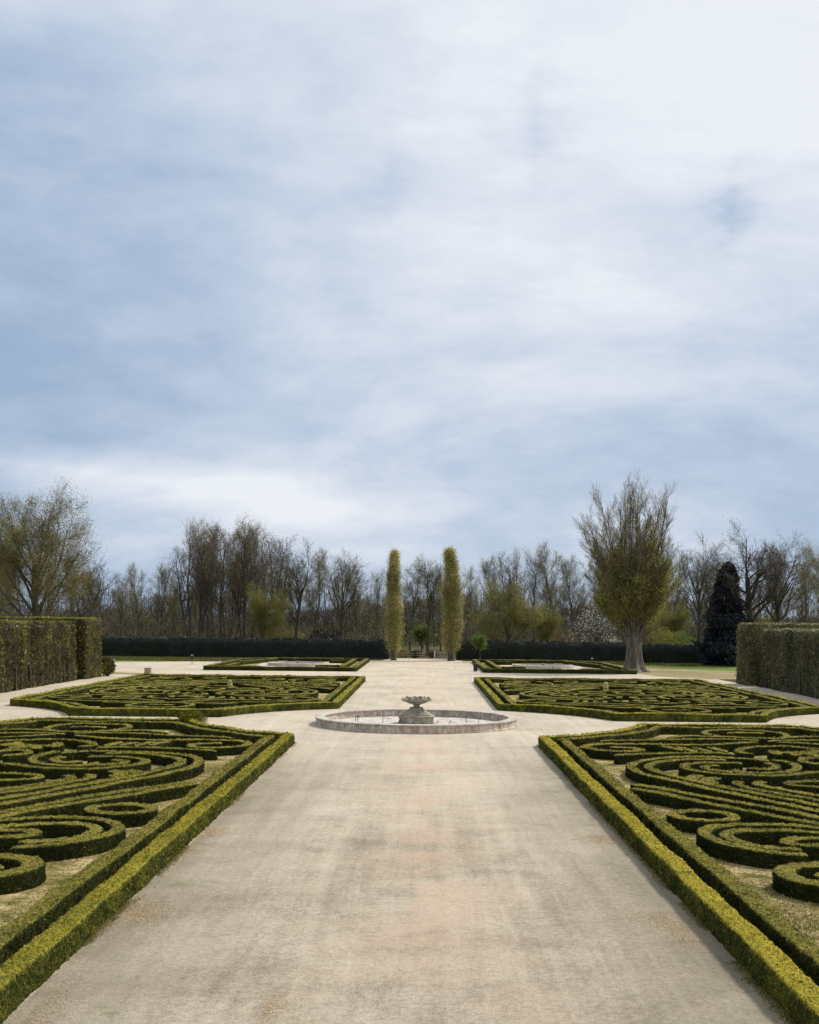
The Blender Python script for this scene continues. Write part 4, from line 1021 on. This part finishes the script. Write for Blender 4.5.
# small stones and crumbs on the near walk
def crumbs():
    a = Acc(); n = 4200; Y = 1/rs.uniform(1/40., 1/13.5, n); X = rs.uniform(-4.9, 4.5, n)
    s_ = rs.uniform(.003,.009,n)
    base = np.array([(1,0,0),(0,1,0),(-1,0,0),(0,-1,0),(0,0,.8),(0,0,-.5)]); 
    V = np.c_[X,Y,np.full(n,.004)][:,None,:] + base[None]*s_[:,None,None]*rs.uniform(.6,1.4,(n,6,1))
    F = np.array([(0,1,4,4),(1,2,4,4),(2,3,4,4),(3,0,4,4)])[:, :3]
    T = (np.arange(n)[:,None,None]*6 + F[None]).reshape(-1,3)
    me = mesh('pebbles', V.reshape(-1,3), np.zeros((0,4),int), M['stone_pebble'], smooth=False, tris=T)
    tag(me, 'loose grit and tiny stones lying on the gravel walk', 'gravel', kind='stuff')
M['stone_pebble'] = stone_mat('grit', (.12,.10,.08), (.30,.26,.21), (.5,.45,.38), sc=15)
crumbs()

# ------------------------------------------------------------------ small furniture far off
def at(px, py):
    yv = (py-621)*math.cos(A_)-(px-423)*math.sin(A_); xv = (px-423)*math.cos(A_)+(py-621)*math.sin(A_)
    Y = 1180*EYE/yv; return xv*Y/1180, Y
# litter bin near the far right bed
x, y = at(475.5, 671.5); o = empty('litter_bin', (x, y, 0)); tag(o, 'small black litter bin at the near corner of the far right bed', 'bin')
a = Acc(); lathe(a, [(.02,.02),(.20,.02),(.24,.68),(.22,.70),(.20,.62)], (0,0,0), 20); a.build('body', M['black'], o)
a = Acc(); lathe(a, [(.26,.72),(.22,.80),(.02,.86)], (0,0,0), 20); a.tubes([(0,.22,.5),(0,-.22,.5)],[(0,.2,.75),(0,-.2,.75)],.02,.02,6); a.build('lid', M['black'], o)
# sign on a thin post, far left
x, y = at(192, 664.5); o = empty('sign_post', (x, y, 0)); tag(o, 'small dark sign on a thin post on the far left gravel', 'sign')
a = Acc(); a.tubes([(0,0,0)],[(0,0,.8)],.03,.03,8); a.build('post', M['iron'], o)
a = Acc(); a.box((0,-.03,.62),(.42,.04,.48)); a.build('panel', M['black'], o)
a = Acc(); a.box((0,-.056,.98),(.16,.012,.08)); a.build('label_plate', M['white'], o)
# stone block at the bed corner
x, y = at(148, 673.5); o = empty('stone_block', (x, y, 0)); tag(o, 'low weathered stone block at the back corner of the middle left bed', 'stone block')
a = Acc(); sq_loft(a, [(.34,0),(.34,.08),(.28,.11),(.26,.42),(.30,.45),(.30,.52),(.02,.54)]); a.build('block', M['stone_dark'], o)
# bench, pale, far left
x, y = at(106, 668.5); o = empty('bench', (x, y, 0), R(-25)); tag(o, 'pale bench beside the small green shrub at the far left', 'bench')
a = Acc()
for k in range(4): a.box((0, -.18+k*.12, .43), (1.7,.09,.035))
a.build('seat', M['white'], o)
a = Acc()
for k in range(3): a.box((0, .27+k*.015, .55+k*.13), (1.7,.03,.09))
a.build('backrest', M['white'], o)
for s_ in (-.72,.72):
    a = Acc(); a.box((s_,-.15,0),(.06,.06,.43)); a.box((s_,.24,0),(.06,.06,.88)); a.box((s_,.05,.38),(.05,.4,.05)); a.build('leg', M['iron'], o)
# white marker posts on the strips
for i, (px, py, lb) in enumerate(((503,660.5,'small white marker post on the grass right of the young tree'), (592,661.5,'small white marker post on the grass left of the big tree'))):
    x, y = at(px, py); o = empty('marker_post', (x, y, 0)); tag(o, lb, 'post', 'white marker posts')
    a = Acc(); a.tubes([(0,0,0)],[(0,0,.30)],.05,.05,8); a.build('post', M['iron'], o)
    a = Acc(); lathe(a, [(.02,.28),(.14,.30),(.15,.46),(.02,.50)], (0,0,0), 12); a.build('head', M['white'], o)
# gateway: low timber rail, posts and a few visitors' benches
o = empty('timber_rail', (-1.9, 157.5, 0)); tag(o, 'low weathered timber rail across the left of the gateway', 'rail')
for k in range(4):
    a = Acc(); a.box((-1.9+k*1.25,0,0),(.14,.14,.75)); a.build('post', M['wood'], o)
for z in (.35,.62):
    a = Acc(); a.box((0,-.09,z),(4.1,.05,.13)); a.build('rail', M['wood'], o)
for i, xx in enumerate((1.6, 2.35, 2.9, 3.5, 3.95)):
    a = Acc(); h = (.95,.62,.7,.6,.85)[i]; a.tubes([(0,0,0)],[(0,0,h)],.07,.065,8); lathe(a, [(.09,h),(.09,h+.05),(.01,h+.09)], (0,0,0), 8)
    p = a.build('gate_post', M['white' if i in (0,3) else 'wood']); p.location = (xx, 157+.3*(i%2), 0)
    tag(p, ('tall white post, first right of the gateway middle','short wooden post, second right of the gateway middle','wooden post, third right of the gateway middle','short white post, fourth right of the gateway middle','wooden post beside the dark hedge right of the gateway')[i], 'post', 'posts in the gateway')

# ------------------------------------------------------------------ sky and sun
sc = bpy.context.scene
w = bpy.data.worlds.new('World'); sc.world = w; w.use_nodes = True; t = w.node_tree
for n in list(t.nodes): t.nodes.remove(n)
out = t.nodes.new('ShaderNodeOutputWorld'); bg = t.nodes.new('ShaderNodeBackground'); t.links.new(bg.outputs[0], out.inputs[0])
SUN_EL, SUN_AZ = R(48), R(56)      # azimuth to the right of the line of sight
sky = t.nodes.new('ShaderNodeTexSky'); sky.sky_type = 'NISHITA'; sky.sun_disc = False
sky.sun_elevation = SUN_EL; sky.sun_rotation = SUN_AZ; sky.dust_density = 1.5; sky.air_density = 1.0
tc = t.nodes.new('ShaderNodeTexCoord').outputs['Generated']
sp = t.nodes.new('ShaderNodeSeparateXYZ'); t.links.new(tc, sp.inputs[0])
zz = math_n(t, 'MAXIMUM', sp.outputs[2], 0.0); den = math_n(t, 'ADD', zz, .38)
cb = t.nodes.new('ShaderNodeCombineXYZ')
t.links.new(math_n(t, 'DIVIDE', sp.outputs[0], den), cb.inputs[0]); t.links.new(math_n(t, 'DIVIDE', sp.outputs[1], den), cb.inputs[1])
pv = cb.outputs[0]
mpn = N(t, 'ShaderNodeMapping'); mpn.inputs['Location'].default_value = (5.3, 2.2, 0); mpn.inputs['Rotation'].default_value = (0,0,R(12)); mpn.inputs['Scale'].default_value = (.75, 1.0, 1)
t.links.new(pv, mpn.inputs['Vector']); pv = mpn.outputs[0]
c1 = noise_n(t, pv, 1.55, 10, .55, .3); c2 = noise_n(t, pv, 8.0, 9, .62, .15)
dens = math_n(t, 'ADD', math_n(t, 'MULTIPLY', c1, .92), math_n(t, 'MULTIPLY', c2, .25))
# brighter veil towards the sun side, high up
bright = math_n(t, 'ADD', math_n(t, 'MULTIPLY', sp.outputs[0], .24), math_n(t, 'MULTIPLY', zz, .48))
dens = math_n(t, 'ADD', dens, math_n(t, 'SUBTRACT', bright, .150))
# a creamy bank low on the left and three bluish gaps in the veil
lowb = math_n(t, 'SUBTRACT', 1.0, math_n(t, 'MULTIPLY', math_n(t, 'ABSOLUTE', math_n(t, 'SUBTRACT', sp.outputs[2], math_n(t, 'ADD', .090, math_n(t, 'MULTIPLY', sp.outputs[0], -.10)))), 38.0), True)
lowb = math_n(t, 'MULTIPLY', lowb, math_n(t, 'MULTIPLY', math_n(t, 'ADD', sp.outputs[0], -.03), -9.0, True))
dens = math_n(t, 'ADD', dens, math_n(t, 'MULTIPLY', lowb, .17))
for dx_, dz_, rr_, st_ in ((.238,.325,24.0,.15),(.085,.385,20.0,.10),(-.03,.36,18.0,.07)):
    dd_ = math_n(t, 'ADD', math_n(t, 'ABSOLUTE', math_n(t, 'SUBTRACT', sp.outputs[0], dx_)), math_n(t, 'MULTIPLY', math_n(t, 'ABSOLUTE', math_n(t, 'SUBTRACT', sp.outputs[2], dz_)), .8))
    dd_ = math_n(t, 'ADD', dd_, math_n(t, 'MULTIPLY', math_n(t, 'SUBTRACT', c2, .5), .10))
    g_ = math_n(t, 'SUBTRACT', 1.0, math_n(t, 'MULTIPLY', dd_, rr_), True)
    g_ = math_n(t, 'MULTIPLY', math_n(t, 'MULTIPLY', g_, g_), st_)
    dens = math_n(t, 'SUBTRACT', dens, g_)
cc = ramp(t, dens, [(.34,(.36,.48,.66)),(.44,(.45,.555,.715)),(.52,(.545,.635,.775)),(.60,(.67,.73,.84)),(.72,(.85,.88,.94))])
skys = mix(t, 1.0, sky.outputs[0], (.085,.085,.085), 'MULTIPLY')
cov = ramp(t, dens, [(.30, .80), (.45, .97)])
fin = mix(t, cov, skys, cc)
t.links.new(fin, bg.inputs['Color']); bg.inputs['Strength'].default_value = 1.0

sun = bpy.data.lights.new('sun', 'SUN'); sun.energy = 3.8; sun.angle = R(9); sun.color = (1.0, .95, .87)
so = bpy.data.objects.new('sun', sun); col.objects.link(so)
sd = Vector((math.sin(SUN_AZ)*math.cos(SUN_EL), math.cos(SUN_AZ)*math.cos(SUN_EL), math.sin(SUN_EL)))
so.rotation_euler = sd.to_track_quat('Z', 'Y').to_euler(); so.location = (30, 40, 60)

# ------------------------------------------------------------------ camera
cam = bpy.data.cameras.new('camera'); co = bpy.data.objects.new('camera', cam); col.objects.link(co)
cam.sensor_fit = 'HORIZONTAL'; cam.sensor_width = 36; cam.lens = 1180/819*36
cam.shift_x = (409.5-423)/819; cam.shift_y = (621-512)/819
cam.clip_end = 5000
co.matrix_world = Matrix.Translation((0,0,EYE)) @ Matrix.Rotation(R(90), 4, 'X') @ Matrix.Rotation(A_, 4, 'Z')
sc.camera = co
sc.view_settings.view_transform = 'Standard'; sc.view_settings.look = 'None'; sc.view_settings.exposure = 0; sc.view_settings.gamma = 1
sc.render.resolution_x = 819; sc.render.resolution_y = 1024
